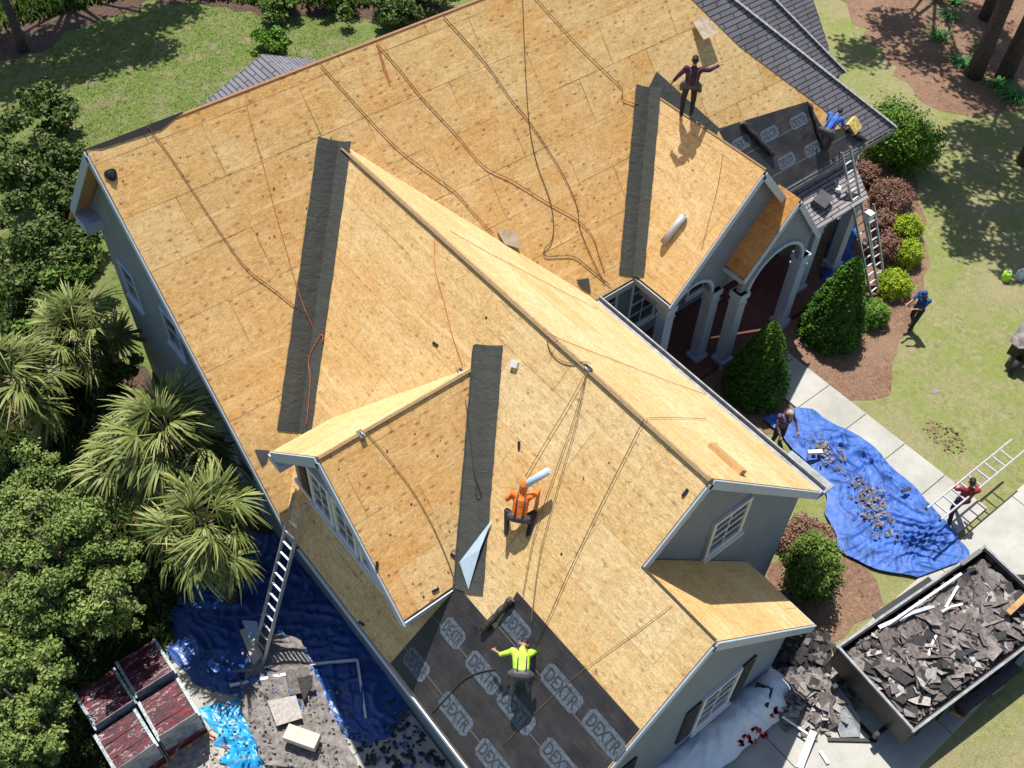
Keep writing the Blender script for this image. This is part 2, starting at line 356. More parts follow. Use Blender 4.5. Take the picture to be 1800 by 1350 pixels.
# ------------------------------------------------------------------ ground and paved surfaces
def sheet(name, pts, z, mt, kind='structure', jitter=0, sub=.5, parent=None):
    P = [Vector((p[0], p[1], z)) for p in pts]; out = []
    if jitter:
        for i in range(len(P)):
            a, b = P[i], P[(i + 1) % len(P)]; k = max(1, int((b - a).length / sub)); nrm = Vector((-(b - a).y, (b - a).x, 0)).normalized()
            for j in range(k):
                q = a.lerp(b, j / k); out.append(q + nrm * (noise.noise(q * 1.3) * jitter))
    else: out = P
    b = MB(); b.poly(out, [(p.x, p.y) for p in out])
    o = b.build(name, mt, parent)
    if o.data.polygons[0].normal.z < 0: o.data.flip_normals()
    if kind: o['kind'] = kind
    return o
sheet('ground', [(-200, -200), (300, -200), (300, 300), (-200, 300)], 0, MATS['lawn'])
def gp(*px): return [on(a, b, 'g') for a, b in px]
sheet('flower_bed', [(8.2, -12.5), (11.6, -13.0), (12.2, -14.2), (11.6, -15.3), (8.0, -15.3)], .012, MATS['mulch'], jitter=.35)
sheet('planting_bed', [(9.6, -5), (9.6, -8), (14.0, -10.2), (14.6, -10.6), (16.3, -10.6), (17.4, -11.0), (18.6, -10.4), (20.6, -9.5), (22.6, -8.5), (24.5, -7.2), (26.6, -5.2), (27.2, -3.6), (24.0, -2.0), (23, -5), (16, -4.6)], .008, MATS['mulch'], jitter=.4)
sheet('tree_bed', [(34.5, 5), (33.0, 2.2), (31.6, -.4), (30.8, -2.4), (31.6, -3.9), (33.6, -5.0), (36, -5.3), (39, -6), (46, -7), (60, -2), (60, 20), (40, 12)], .008, MATS['mulch'], jitter=.8)
sheet('garden_soil', [(-14, -9), (-5.4, -8.2), (-3.2, -4.6), (.4, -3.9), (.4, 3.5), (-1, 6.5), (-8, 9), (-16, 6)], .008, MATS['darksoil'], jitter=.6)
sheet('back_yard_soil', [(-6, 13), (-.5, 15.5), (1.5, 20.5), (5, 22), (10, 22.5), (13.5, 18.5), (18, 15.0), (30, 17), (22, 40), (-20, 40), (-20, 14)], .008, MATS['darksoil'], jitter=1.0)
def paved(name, x0, x1, y0, y1, z, ny, nx=1, gap=.012):
    b = MB()
    for i in range(nx):
        for j in range(ny):
            xa = x0 + (x1 - x0) * i / nx + gap; xb = x0 + (x1 - x0) * (i + 1) / nx - gap
            ya = y0 + (y1 - y0) * j / ny + gap; yb = y0 + (y1 - y0) * (j + 1) / ny - gap
            b.box(((xa + xb) / 2, (ya + yb) / 2, z / 2 - .02), (xb - xa, yb - ya, z + .04))
    o = b.build(name, MATS['concrete']); o['kind'] = 'structure'; return o
paved('front_walkway', 14.75, 16.25, -15.3, -5.5, .07, 7)
paved('driveway', -.5, 24.2, -18.55, -15.45, .05, 1, 7)
paved('garage_apron', -3.6, .4, -15.3, -5.2, .04, 4, 2)
sheet('gravel_pad', [(-7.2, -10.5), (-3.4, -11), (-3.4, -7.6), (-5.4, -7.2)], .012, plain('pale_gravel', (.32, .29, .26), .95, .5, 9, bmp=.8), jitter=.3)

# ------------------------------------------------------------------ the house
HOUSE = empty('house', (4.5, -7, 0), label='large blue-grey house stripped to bare plywood roof decking', cat='house')
HOUSE_INV = Matrix.Translation((-4.5, 7, 0))
def hp(o):      # parts are modelled in place; keep them there under the house
    o.parent = HOUSE; o.matrix_parent_inverse = HOUSE_INV; return o
def zM(y): return HM + SM * y
def zW(x): return 3.26 + S1 * x
def zR(x): return ZW - SR * (x - XW)
T = .05
YE = -5.42
def roof(name, pts, mt, ud, t=T, label=None):
    o = slab(name, pts, t, [MATS[mt] if isinstance(mt, str) else mt, MATS['ply_edge']], None, ud); hp(o)
    if label: o['label'] = label
    return o
XR = 9.95; yv1 = (ZW - HM) / SM; yv2 = (zR(XR) - HM) / SM; xr0 = 16.13; XC = 23.05
# porch roof numbers
PX = 14.237; PZ = 7.28; PXL = 11.51; PY0 = (PZ - HM) / SM
PZL = PZ - 1.165 * (PX - PXL); ypv = YE
xpe = PX - (PZ - zM(YE)) / 1.165; xpe2 = PX + (PZ - zM(YE)) / 1.165
main_pts = [(0, 0), (0, -6.08), (XW, yv1), (XR, yv2), (XR + .12, YE), (xpe, YE), (PX, PY0), (xpe2, YE), (XC, YE), (17.4, -1.0), (xr0, 0)]
roof('roof_deck', [(x, y, zM(y)) for x, y in main_pts], 'ply_main', (1, 0, 0), label='wide bare plywood deck of the main front slope')
# the old shingles left along the hip (thin layer over the deck)
hipx = lambda y: xr0 + (XC - xr0) * (y / YE)
def onM(px, py, off): return on(px, py, 'M', off)
strip = [onM(1205, -12, .015), onM(1300, 82, .015), onM(1445, 190, .015), onM(1500, 245, .015), onM(1420, 290, .015), onM(1375, 325, .015)]
strip += [Vector((x, YE + .0, zM(YE))) + Vector((0, -SM, 1)).normalized() * .015 for x in (17.3, XC)]
strip += [Vector((xr0, 0, HM)) + Vector((0, -SM, 1)).normalized() * .015]
roof('old_shingles', strip, 'shingle', (1, 0, 0), .012, 'strip of old grey shingles left along the hip and eave')
def extra_roof(name, pts, mt, ud, **k): return roof(name, pts, mt, ud, **k)
YB = 3.44; ZB = 6.4
roof('back_roof', [(0, 0, HM), (xr0, 0, HM), (xr0 + 4.6, YB + 1, ZB - 1.1), (0, YB + 1, ZB - 1.1)], 'shingle', (1, 0, 0), label='shingled back slope behind the ridge')
roof('hip_roof', [(xr0, 0, HM), (XC, YE, zM(YE)), (XC, 5.5, zM(YE))], 'shingle', (0, 1, 0))
def hipcap(a, b, w=.28):
    a = Vector(a); b = Vector(b); mb = MB(); L = (b - a).length; k = int(L / .2)
    for i in range(k):
        p = a.lerp(b, i / k); q = a.lerp(b, (i + 1.25) / k); mb.bar(p + Vector((0, 0, .03 + .006 * (i % 2))), q + Vector((0, 0, .02)), w, .02)
    return hp(mb.build('ridge_cap', MATS['cap']))
hipcap((xr0, 0, HM), (XC, YE, zM(YE)), .17)
# lower roofs beyond the hip
e2 = 24.09; y2 = -2.51
z2f = lambda y: 4.1 + SM * (y - y2)
roof('side_wing_roof', [(e2, y2, 4.1), (18.5, y2, 4.1), (15.5, 2.9, z2f(2.9)), (18.75, 2.9, z2f(2.9))], 'shingle', (1, 0, 0))
roof('side_wing_roof', [(e2, y2, 4.1), (18.75, 2.9, z2f(2.9)), (e2, 8.2, 4.1)], 'shingle', (0, 1, 0))
hipcap((18.75, 2.9, z2f(2.9)), (e2, y2, 4.1), .15)
y3 = -1.28; z3f = lambda y: 4.1 + SM * (y - y3)
roof('far_wing_roof', [(24.72, y3, 4.1), (20, y3, 4.1), (20, 3.2, z3f(3.2)), (24.72, 3.2, z3f(3.2))], 'shingle', (1, 0, 0))
roof('far_wing_roof', [(24.72, 3.2, z3f(3.2)), (20, 3.2, z3f(3.2)), (20, 7.6, 4.1), (24.72, 7.6, 4.1)], 'shingle', (1, 0, 0))
hp(prism('wall', [(-2.2, 0), (-2.2, 3.9), (2.9, 9.0), (8, 3.9), (8, 0)], 0, 22.6, 22.8, MATS['siding']))
hp(prism('wall', [(-1.0, 0), (-1.0, 4.1), (3.2, 8.9), (7.3, 4.1), (7.3, 0)], 0, 24.3, 24.45, MATS['siding']))
hp(prism('wall', [(18, 0), (18, 3.9), (24.3, 3.9), (24.3, 0)], 1, -2.2, -2.0, MATS['siding']))
# small hipped roof behind the ridge (back porch)
A = on(460, 95, 5.4); e = 3.1
bx0, bx1, by0, by1, bz = A.x - 4.8, A.x + 4.0, A.y - 9, A.y, 3.5
roof('back_porch_roof', [(bx0, by1, bz), (bx0, by0, bz), (A.x, by0, 5.4), (A.x, A.y, 5.4)], 'shingle', (0, 1, 0))
roof('back_porch_roof', [(bx1, by0, bz), (bx1, by1, bz), (A.x, A.y, 5.4), (A.x, by0, 5.4)], 'shingle', (0, 1, 0))
hp(prism('wall', [(bx0 + .4, 0), (bx0 + .4, bz), (A.x, 5.1), (bx1 - .4, bz), (bx1 - .4, 0)], 1, by1 - .5, by1 - .35, MATS['siding']))
# front wing, left slope (carries the lower gable too), right slope
LX = 3.772; LZ = zW(LX); YW = -13.24; YL = -15.09
roof('roof_deck', [(0, -6.08, 3.26), (XW, yv1, ZW), (XW, YW, ZW), (LX, YW, LZ), (LX, YL, LZ), (0, YL, 3.26)], 'ply_wing', (0, 1, 0), label='big left slope of the front wing, bare plywood')
roof('roof_deck', [(XW + .03, yv1, ZW - .03), (XW + .03, YW, ZW - .03), (XR, YW, zR(XR)), (XR, yv2, zR(XR))], 'ply_side', (0, 1, 0), label='narrow pale right slope of the front wing')
LRX = 8.2; zL = lambda x: LZ - S1 * (x - LX)
roof('roof_deck', [(LX + .06, YW + .2, zL(LX + .06)), (LX + .06, YL, zL(LX + .06)), (LRX, YL, zL(LRX)), (LRX, YW + .2, zL(LRX))], 'ply_low', (0, 1, 0), label='small lower deck in the shade of the upper gable')
# cross gable facing left
gx = .365; gy = -7.805; gz = 7.61; gb = 2.36; gf = 2.624; gxe = (gz - 3.26) / S1
xb = (gz - gb - 3.26) / S1; xf = (gz - gf - 3.26) / S1
roof('roof_deck', [(gx, gy, gz), (gxe, gy, gz), (xf, gy - gf, gz - gf), (gx, gy - gf, gz - gf)], 'ply_gable', (1, 0, 0), label='front slope of the left-facing cross gable, rust spotted')
roof('roof_deck', [(gx, gy + .03, gz - .03), (gxe, gy + .03, gz - .03), (xb, gy + gb, gz - gb), (gx, gy + gb, gz - gb)], 'ply_side', (1, 0, 0), label='thin sunlit back slope of the cross gable')
# porch roof
yPf = -6.81
roof('roof_deck', [(PX, PY0, PZ), (PX, yPf, PZ), (PXL, yPf, PZL), (PXL, ypv, PZL)] if abs(PZL - zM(YE)) < .3 else [(PX, PY0, PZ), (PX, yPf, PZ), (PXL, yPf, PZL), (xpe, YE, zM(YE))], 'ply_porch', (0, 1, 0), label='left slope of the porch roof with a foil roll on it')
PXR = 16.97
roof('roof_deck', [(PX + .03, PY0, PZ - .03), (PX + .03, yPf, PZ - .03), (PXR, yPf, PZL), (PXR, ypv, PZL)], 'membrane', (0, 1, 0))
# little entry gable
EX, EZ, EY0, EY1, EXL, EZL, EXR = 15.62, 5.92, -6.45, -7.22, 14.0, 3.9, 17.2
roof('entry_roof', [(EX, EY0, EZ), (EX, EY1, EZ), (EXL, EY1, EZL), (EXL, EY0, EZL)], 'ply_entry_shaded', (0, 1, 0), label='small deck of the entry gable, coloured orange-brown for the porch gable shade')
roof('entry_roof', [(EX + .03, EY0, EZ - .03), (EX + .03, EY1, EZ - .03), (EXR, EY1, EZL), (EXR, EY0, EZL)], 'ply_porch', (0, 1, 0))
# low shingled roof right of the entry
roof('low_roof', [(17.3, -5.35, 3.55), (21.2, -5.35, 3.55), (20.6, -6.6, 3.1), (17.3, -6.6, 3.1)], 'shingle2', (1, 0, 0), label='low weathered grey shingle roof under the main eave')

# rake boards, fascias
def board(a, b, h=.22, w=.035, mt='trim', name='fascia', drop=.06, up=(0, 0, 1)):
    mb = MB(); d = Vector((0, 0, -drop - h / 2)); mb.bar(Vector(a) + d, Vector(b) + d, w, h, up); return hp(mb.build(name, MATS[mt]))
board((-.03, .02, HM), (-.03, -6.08, 3.26)); board((-.03, .02, HM), (-.03, YB, ZB))
board((-.03, -6.08, 3.26), (-.03, YL, 3.26), .18)
board((XW, YW - .03, ZW), (LX, YW - .03, LZ), .2); board((XW, YW - .03, ZW), (XR, YW - .03, zR(XR)), .2)
board((LX, YL - .03, LZ), (-.0, YL - .03, 3.26), .2); board((LX, YL - .03, LZ), (LRX, YL - .03, zL(LRX)), .2)
board((LRX + .03, YL, zL(LRX)), (LRX + .03, YW, zL(LRX)), .16)
board((gx - .03, gy, gz), (gx - .03, gy + gb, gz - gb), .24); board((gx - .03, gy, gz), (gx - .03, gy - gf, gz - gf), .24)
board((gx, gy - gf - .03, gz - gf), (xf, gy - gf - .03, gz - gf), .14)
board((PX, yPf - .03, PZ), (PXL, yPf - .03, PZL), .2); board((PX, yPf - .03, PZ), (PXR, yPf - .03, PZL), .2)
board((PXL - .03, yPf, PZL), (PXL - .03, YE, PZL), .2, name='fascia', mt='soffit'); board((XR, YE - .03, zM(YE)), (PXL, YE - .03, zM(YE)), .2, mt='soffit')
board((PXR, YE - .03, zM(YE)), (XC, YE - .03, zM(YE)), .16, mt='gutter')
board((EX, EY1 - .03, EZ), (EXL, EY1 - .03, EZL), .16); board((EX, EY1 - .03, EZ), (EXR, EY1 - .03, EZL), .16); board((EXL - .03, EY1, EZL), (EXL - .03, EY0, EZL), .14)
# soffit boxes at the left wall and the gable return
mb = MB(); mb.box((.2, 3.1, 6.05), (.45, .7, .3)); hp(mb.build('eave_return', MATS['trim']))
mb = MB(); mb.box((gx + .18, gy + gb - .1, gz - gb - .3), (.5, .45, .22)); hp(mb.build('eave_return', MATS['trim']))
# gutter of the wing's right eave: open trough
mb = MB(); gxx = XR + .02; gzz = zR(XR) - .16
mb.box((gxx + .02, (YE + YW) / 2, gzz + .03), (.02, abs(YW - YE), .14)); mb.box((gxx + .24, (YE + YW) / 2, gzz + .03), (.04, abs(YW - YE), .14)); mb.box((gxx + .13, (YE + YW) / 2, gzz - .03), (.24, abs(YW - YE), .02))
hp(mb.build('gutter', MATS['gutter']))
# soffit strip with debris between gutter and wall, a little lower shelf at the wing's corner
mb = MB(); mb.box((XR + .3, YW + .62, zR(XR) - .32), (.62, 1.3, .05)); hp(mb.build('gutter_shelf', MATS['gutter']))

# walls
hp(prism('wall', [(-5.7, 0), (-5.7, 3.45), (0, 9.9), (3.2, 6.4), (3.2, 0)], 0, .42, .58, MATS['siding']))
hp(prism('wall', [(-14.8, 0), (-14.8, 3.55), (-5.7, 3.55), (-5.7, 0)], 0, .44, .6, MATS['siding']))
hp(prism('wall', [(.62, 0), (.62, 3.75), (LX, LZ - .15), (7.75, zL(7.75) - .15), (7.75, 0)], 1, -14.8, -14.66, MATS['siding']))
hp(prism('wall', [(-14.64, 0), (-14.64, zL(7.7) - .1), (-13.1, zL(7.7) - .1), (-13.1, 0)], 0, 7.58, 7.73, MATS['siding']))
hp(prism('wall', [(LX - .3, 2), (LX - .3, LZ - .55), (XW, ZW - .15), (9.6, zR(9.6) - .15), (9.6, 0), (LX + 3, 0)], 1, -13.0, -12.85, MATS['siding']))
hp(prism('wall', [(-12.83, 0), (-12.83, zR(9.5) - .12), (-5.0, zR(9.5) - .12), (-5.0, 0)], 0, 9.45, 9.58, MATS['siding']))
hp(prism('wall', [(gy - gf + .28, 3.9), (gy - gf + .28, gz - gf + .2), (gy, gz - .12), (gy + gb - .3, gz - gb + .22), (gy + gb - .3, 3.9)], 0, .68, .82, MATS['siding']))
hp(prism('wall', [(.84, 3.9), (.84, gz - gf + .2), (xf + .1, gz - gf + .2), (xf + .1, 3.9)], 1, gy - gf + .28, gy - gf + .4, MATS['siding']))
hp(prism('wall', [(.84, 3.9), (.84, gz - gb + .2), (xb + .1, gz - gb + .2), (xb + .1, 3.9)], 1, gy + gb - .42, gy + gb - .3, MATS['siding']))
hp(prism('wall', [(9.6, 0), (9.6, 3.9), (22.6, 3.9), (22.6, 0)], 1, -4.75, -4.6, MATS['siding']))
hp(prism('wall', [(-4.6, 0), (-4.6, 3.9), (5.0, 3.9), (5.0, 0)], 0, 22.45, 22.6, MATS['siding']))
hp(prism('wall', [(.6, 0), (.6, 5.3), (22.4, 5.3), (22.4, 0)], 1, 3.2, 3.35, MATS['siding']))
# porch gable front with an arched opening, columns
def arch_wall(name, x0, x1, ztop, y, t, ax, ar, spring, parent_mats, gable=None, bottom=None):
    """wall front with an arched hole: outline top given by ztop(x)"""
    mb = MB(); n = 24; ys = (y, y + t)
    xs = sorted(set([x0, x1] + [ax - ar + 2 * ar * i / n for i in range(n + 1)] + ([gable] if gable else [])))
    def zb(x):
        d = abs(x - ax)
        return spring + math.sqrt(max(0, ar * ar - d * d)) * 1.0 if d < ar else (bottom if bottom is not None else 0)
    for i in range(len(xs) - 1):
        a, b = xs[i], xs[i + 1]; mid = (a + b) / 2; inside = abs(mid - ax) < ar
        za, zb_ = (zb(a), zb(b)) if inside else ((bottom or 0), (bottom or 0))
        if inside: za = max(za, spring); zb_ = max(zb_, spring)
        q = [(a, za), (b, zb_), (b, ztop(b)), (a, ztop(a))]
        mb.poly([(x, ys[0], z) for x, z in q], q); mb.poly([(x, ys[1], z) for x, z in reversed(q)], list(reversed(q)))
        mb.poly([(a, ys[1], za), (b, ys[1], zb_), (b, ys[0], zb_), (a, ys[0], za)])
    mb.poly([(x0, ys[0], bottom or 0), (x0, ys[0], ztop(x0)), (x0, ys[1], ztop(x0)), (x0, ys[1], bottom or 0)])
    mb.poly([(x1, ys[0], bottom or 0), (x1, ys[1], bottom or 0), (x1, ys[1], ztop(x1)), (x1, ys[0], ztop(x1))])
    hp(mb.build(name, parent_mats))
    tr = MB(); pts = [(ax + (ar + .05) * math.cos(math.pi * i / 24), y - .03, spring + (ar + .05) * math.sin(math.pi * i / 24)) for i in range(25)]
    for i in range(24): tr.bar(pts[i], pts[i + 1], .1, .1, (0, 1, 0))
    hp(tr.build('arch_trim', MATS['trim']))
zP = lambda x: PZ - 1.165 * abs(x - PX) - .14
arch_wall('porch_gable_wall', PXL + .25, PXR - .2, zP, -6.5, .16, 12.75, .82, 3.05, MATS['siding'], gable=PX, bottom=2.95)
zE = lambda x: EZ - 1.27 * abs(x - EX) - .12
arch_wall('entry_gable_wall', EXL + .2, EXR - .2, zE, EY1 + .12, .16, EX, 1.12, 3.0, MATS['siding'], gable=EX, bottom=2.9)
def column(x, y, z1, w=.34):
    mb = MB(); mb.box((x, y, z1 / 2), (w, w, z1)); mb.box((x, y, .15), (w + .14, w + .14, .3)); mb.box((x, y, z1 - .1), (w + .08, w + .08, .2)); mb.box((x, y, z1 - .42), (w + .05, w + .05, .06))
    hp(mb.build('column', MATS['trim']))
for x, y, z in ((11.85, -6.45, 3.6), (13.78, -6.45, 3.1), (14.3, EY1 + .2, 3.1), (16.95, EY1 + .2, 3.1), (18.6, -6.3, 3.0), (20.4, -6.3, 3.0)): column(x, y, z)
for c_, d_ in (((19.5, -6.35, 2.9), (2.3, .2, .25)), ((18.6, -5.6, 2.9), (.2, 1.4, .22)), ((12, -5.9, 3.35), (.2, 1.1, .5))):
    mb = MB(); mb.box(c_, d_); hp(mb.build('porch_beam', MATS['trim']))
mb = MB(); mb.box((14.6, -5.9, .09), (9.4, 2.5, .18)); hp(mb.build('porch_floor', plain('brick_floor', (.16, .055, .04), .8, .3, 5)))

# windows: frame, panes, muntins, shutters
def window(c, u, nrm, w, h, shutters=0, muntin=(2, 2), up=(0, 0, 1), fm='white'):
    c = Vector(c); u = Vector(u); nrm = Vector(nrm); z = Vector(up); ax = (u, z, nrm)
    f = MB(); t = .1
    for s in (-1, 1):
        f.box(c + u * s * (w / 2 + t / 2) + nrm * .03, (t, h + 2 * t, .08), ax); f.box(c + z * s * (h / 2 + t / 2) + nrm * .033, (w + .001, t, .08), ax)
    f.box(c - z * (h / 2 + t + .03) + nrm * .06, (w + 2 * t + .1, .06, .14), ax)
    fo = hp(f.build('window', MATS[fm]))
    p = MB(); p.box(c + nrm * .012, (w, h, .02), ax); po = p.build('pane', MATS['glass']); po.parent = fo
    q = MB()
    for i in range(1, muntin[0]): q.box(c + u * (w * (i / muntin[0] - .5)) + nrm * .035, (.03, h, .02), ax)
    for i in range(1, muntin[1]): q.box(c + z * (h * (i / muntin[1] - .5)) + nrm * .038, (w, .035 if i * 2 != muntin[1] else .06, .02), ax)
    qo = q.build('muntin', MATS[fm]); qo.parent = fo
    for s in (-1, 1):
        if shutters & (1 if s < 0 else 2):
            sh = MB(); sc = c + u * s * (w / 2 + t + .26) + nrm * .03
            sh.box(sc, (.42, h + .1, .05), ax)
            for k in range(int(h / .09)): sh.box(sc + z * (-h / 2 + .06 + k * .09) + nrm * .03, (.34, .05, .02), ax)
            hp(sh.build('shutter', MATS['shutter']))
X = Vector((1, 0, 0)); Y = Vector((0, 1, 0))
window((6.75, -13.0, 5.45), X, -Y, .95, 1.15, 0, (2, 4))
window((5.45, -14.8, 1.9), X, -Y, 1.0, 1.6, 3, (2, 4))
window((1.9, -14.8, 1.9), X, -Y, .9, 1.6, 3, (2, 4))
for yy, sh in ((-6.95, 2), (-7.9, 0), (-8.85, 1)): window((.68, yy, 5.0), Y, -X, .66, 1.2, sh, (2, 3))
for yy in (-3.2, -.6, 1.9): window((.42, yy, 4.9 if yy < 1 else 4.6), Y, -X, .7, 1.1, 0, (1, 2), fm='trim')
for yy in (-3.2, -.2): window((.42, yy, 1.7), Y, -X, .9, 1.5, 0, (1, 2), fm='trim')
window((10.9, -4.75, 2.0), X, -Y, 1.3, 2.2, 0, (2, 4)); window((18.9, -4.75, 1.8), X, -Y, 1.5, 1.6, 0, (3, 3))
window((15.6, -4.75, 1.9), X, -Y, 1.3, 2.3, 0, (2, 4)); window((12.8, -4.75, 1.9), X, -Y, 1.0, 1.9, 0, (2, 4))
window((9.58, -9.5, 1.8), -Y, X, 1.0, 1.5, 0, (2, 3))
mb = MB(); mb.box((.66, gy, 4.22), (.10, 4.2, .16)); hp(mb.build('sill_board', MATS['white']))

# valley membrane strips
NM = Vector((0, -SM, 1)).normalized(); NW = Vector((-S1, 0, 1)).normalized()
def vstrip(name, A, B, na, nb, wa, wb, label, lift=.02, t=.006):
    """folded sheet along the valley A-B; wings run up both slopes"""
    A = Vector(A); B = Vector(B); d = (B - A).normalized(); mb = MB()
    K = 26; W_ = []
    for nn, w in ((na, wa), (nb, wb)):
        s = nn.cross(d).normalized()
        if s.z < 0: s = -s
        W_.append((s, nn, w))
    L = (B - A).length
    row = []
    for i in range(K + 1):
        p = A.lerp(B, i / K); (s1_, n1, w1_), (s2_, n2, w2_) = W_
        j = .006 * math.sin(i * 2.1) + .004 * math.sin(i * 5.3)
        r = [p + s1_ * (w1_ + j) + n1 * lift, p + s1_ * w1_ * .5 + n1 * (lift + .012 * abs(math.sin(i * 1.3))), p + Vector((0, 0, lift * 1.6)), p + s2_ * w2_ * .5 + n2 * (lift + .01 * abs(math.cos(i * 1.7))), p + s2_ * (w2_ - j) + n2 * lift]
        row.append(r)
    us = [-wa, -wa / 2, 0, wb / 2, wb]
    for i in range(K):
        for k in range(4):
            mb.poly([row[i][k], row[i][k + 1], row[i + 1][k + 1], row[i + 1][k]], [(us[k], i * L / K), (us[k + 1], i * L / K), (us[k + 1], (i + 1) * L / K), (us[k], (i + 1) * L / K)], 0, True)
    o = hp(mb.build(name, MATS['membrane'])); o['label'] = label
    if o.data.polygons[0].normal.z < 0: o.data.flip_normals()
    return o
vd = Vector((XW, yv1, ZW)) - Vector((0, -6.08, 3.26))
vs0 = Vector((0, -6.08, 3.26)) + vd * .245; vs1 = Vector((XW, yv1, ZW)) + vd * .0
vstrip('valley_membrane', vs0, vs1, NM, NW, .52, .40, 'long grey valley strip between main slope and front wing')
Vg0 = Vector((xf, gy - gf, gz - gf)); Vg1 = Vector((gxe, gy, gz)); vg = Vg1 - Vg0
NG = Vector((0, -1, 1)).normalized()
vstrip('valley_membrane', Vg0 + vg * -.02, Vg1 + vg * .10, NG, NW, .06, .72, 'grey valley strip beside the cross gable with its corner curled up', .03)
NP = Vector((-1.165, 0, 1)).normalized()
pA = Vector((xpe, YE, zM(YE))); pB = Vector((PX, PY0, PZ))
vstrip('valley_membrane', pA + (pB - pA) * .01, pB + (pB - pA) * .02, NM, NP, .48, .36, 'grey valley strip beside the porch roof')
# short strip running down the porch roof's right valley
pC = Vector((xpe2, YE, zM(YE)))
mb = MB(); s_ = (pC - pB).normalized(); sd = NM.cross(s_).normalized(); sd = sd if sd.z > 0 else -sd
q = [pB - s_ * .1 + NM * .02, pB + s_ * 2.5 + NM * .02, pB + s_ * 2.5 + sd * .62 + NM * .02, pB - s_ * .1 + sd * .62 + NM * .02]
mb.poly(q, [(0, 0), (0, 2.6), (.62, 2.6), (.62, 0)]); o = hp(mb.build('valley_membrane', MATS['membrane'])); o['label'] = 'short grey strip where a man stands behind the porch ridge'
if o.data.polygons[0].normal.z < 0: o.data.flip_normals()
# loose end flap of the middle strip (pale underside folded over)
mb = MB(); F = [on(812, 988, 'W', .09), on(868, 912, 'W', .05), on(850, 965, 'W', .12), on(826, 1036, 'W', .05)]
mb.poly([F[0], F[1], F[2]], None, 0, False); mb.poly([F[0], F[2], F[3]], None, 0, False)
hp(mb.build('folded_flap', MATS['blueroll']))
# small off-cut of membrane near the porch
mb = MB(); q = [on(1012, 492, 'M', .025), on(1034, 489, 'M', .025), on(1038, 516, 'M', .025), on(1022, 508, 'M', .025)]
mb.poly(q, [(0, 0), (.3, 0), (.3, .4), (0, .4)]); o = hp(mb.build('valley_membrane', MATS['membrane'])); o['label'] = 'small dark membrane off-cut at the eave'

# black underlayment with its printed marks
def txt_mesh(body, size):
    cu = bpy.data.curves.new('t', 'FONT'); cu.body = body; cu.size = size; cu.align_x = 'CENTER'; cu.align_y = 'CENTER'; cu.offset = .006
    ob = bpy.data.objects.new('t', cu); COL.objects.link(ob); dg = bpy.context.evaluated_depsgraph_get()
    me = bpy.data.meshes.new_from_object(ob.evaluated_get(dg)); bpy.data.objects.remove(ob); bpy.data.curves.remove(cu); return me
TXT = txt_mesh('DEXTR', .44)
_xs = [v_.co.x for v_ in TXT.vertices]; TXW = max(_xs) - min(_xs); _cx = (max(_xs) + min(_xs)) / 2; _ys = [v_.co.y for v_ in TXT.vertices]; TXH = max(_ys) - min(_ys); _cy = (max(_ys) + min(_ys)) / 2
def logo(c, u, n, parent, w=1.28, h=.62):
    k0 = w / 1.28; ky = h / .62
    u = Vector(u).normalized(); n = Vector(n).normalized(); v = n.cross(u); c = Vector(c); mb = MB()
    def Q(a, b, off): return c + u * a + v * b + n * off
    k = .08
    mb.poly([Q(-w / 2 + k, -h / 2, .004), Q(w / 2 - k, -h / 2, .004), Q(w / 2, -h / 2 + k, .004), Q(w / 2, h / 2 - k, .004), Q(w / 2 - k, h / 2, .004), Q(-w / 2 + k, h / 2, .004), Q(-w / 2, h / 2 - k, .004), Q(-w / 2, -h / 2 + k, .004)])
    for me, dy in ((TXT, 0),):
        for p in me.polygons:
            mb.poly([Q((me.vertices[i].co.x - _cx) / TXW * w * .84, (me.vertices[i].co.y - _cy) / TXH * h * .62, .007) for i in p.vertices], None, 1)
    o = mb.build('printed_mark', [MATS['print'], MATS['ink']]); o.parent = parent; return o
def felt(name, px, plane, ud, label):
    n = Vector(PL[plane][0]).normalized(); pts = [on(a, b, plane, .016) if not isinstance(a, Vector) else a for a, b in px]
    o = slab(name, pts, .012, [MATS['felt'], MATS['felt']], None, ud); hp(o); o['label'] = label; return o
fe = slab('underlayment', [p + NW * .016 for p in [Vector((.02, -10.3, zW(.02))), Vector((1.66, -10.5, zW(1.66))), Vector((1.66, -11.72, zW(1.66))), Vector((2.28, -11.6, zW(2.28))), Vector((2.28, YL + .03, zW(2.28))), Vector((.02, YL + .03, zW(.02)))]], .012, [MATS['felt'], MATS['felt']], None, (0, 1, 0))
hp(fe); fe['label'] = 'black printed underlayment over the wing lower corner'
for a, b, w_ in ((797, 1113, .7), (850, 1182, 1.05), (733, 1168, .8), (908, 1102, .8), (802, 1254, 1.05), (988, 1210, 1.15), (908, 1250, 1.1), (1062, 1290, 1.1), (868, 1338, 1.05), (985, 1340, 1.1)):
    logo(on(a, b, 'W', .016), (0, -1, 0), NW, fe, w_ * .86, .44)
MK = [onM(1262, 226, .016), onM(1420, 178, .016), onM(1440, 215, .016), onM(1452, 232, .016), onM(1492, 222, .016), onM(1518, 246, .016), onM(1384, 328, .016), onM(1352, 336, .016), onM(1286, 270, .016)]
fe2 = slab('underlayment', MK, .012, [MATS['felt'], MATS['felt']], None, (1, 0, 0)); hp(fe2); fe2['label'] = 'small dark printed underlayment sheet by the hip'
for a, b in ((1303, 252), (1352, 236), (1403, 213), (1382, 283), (1428, 262)): logo(on(a, b, 'M', .018), (1, 0, 0), NM, fe2, .72, .38)
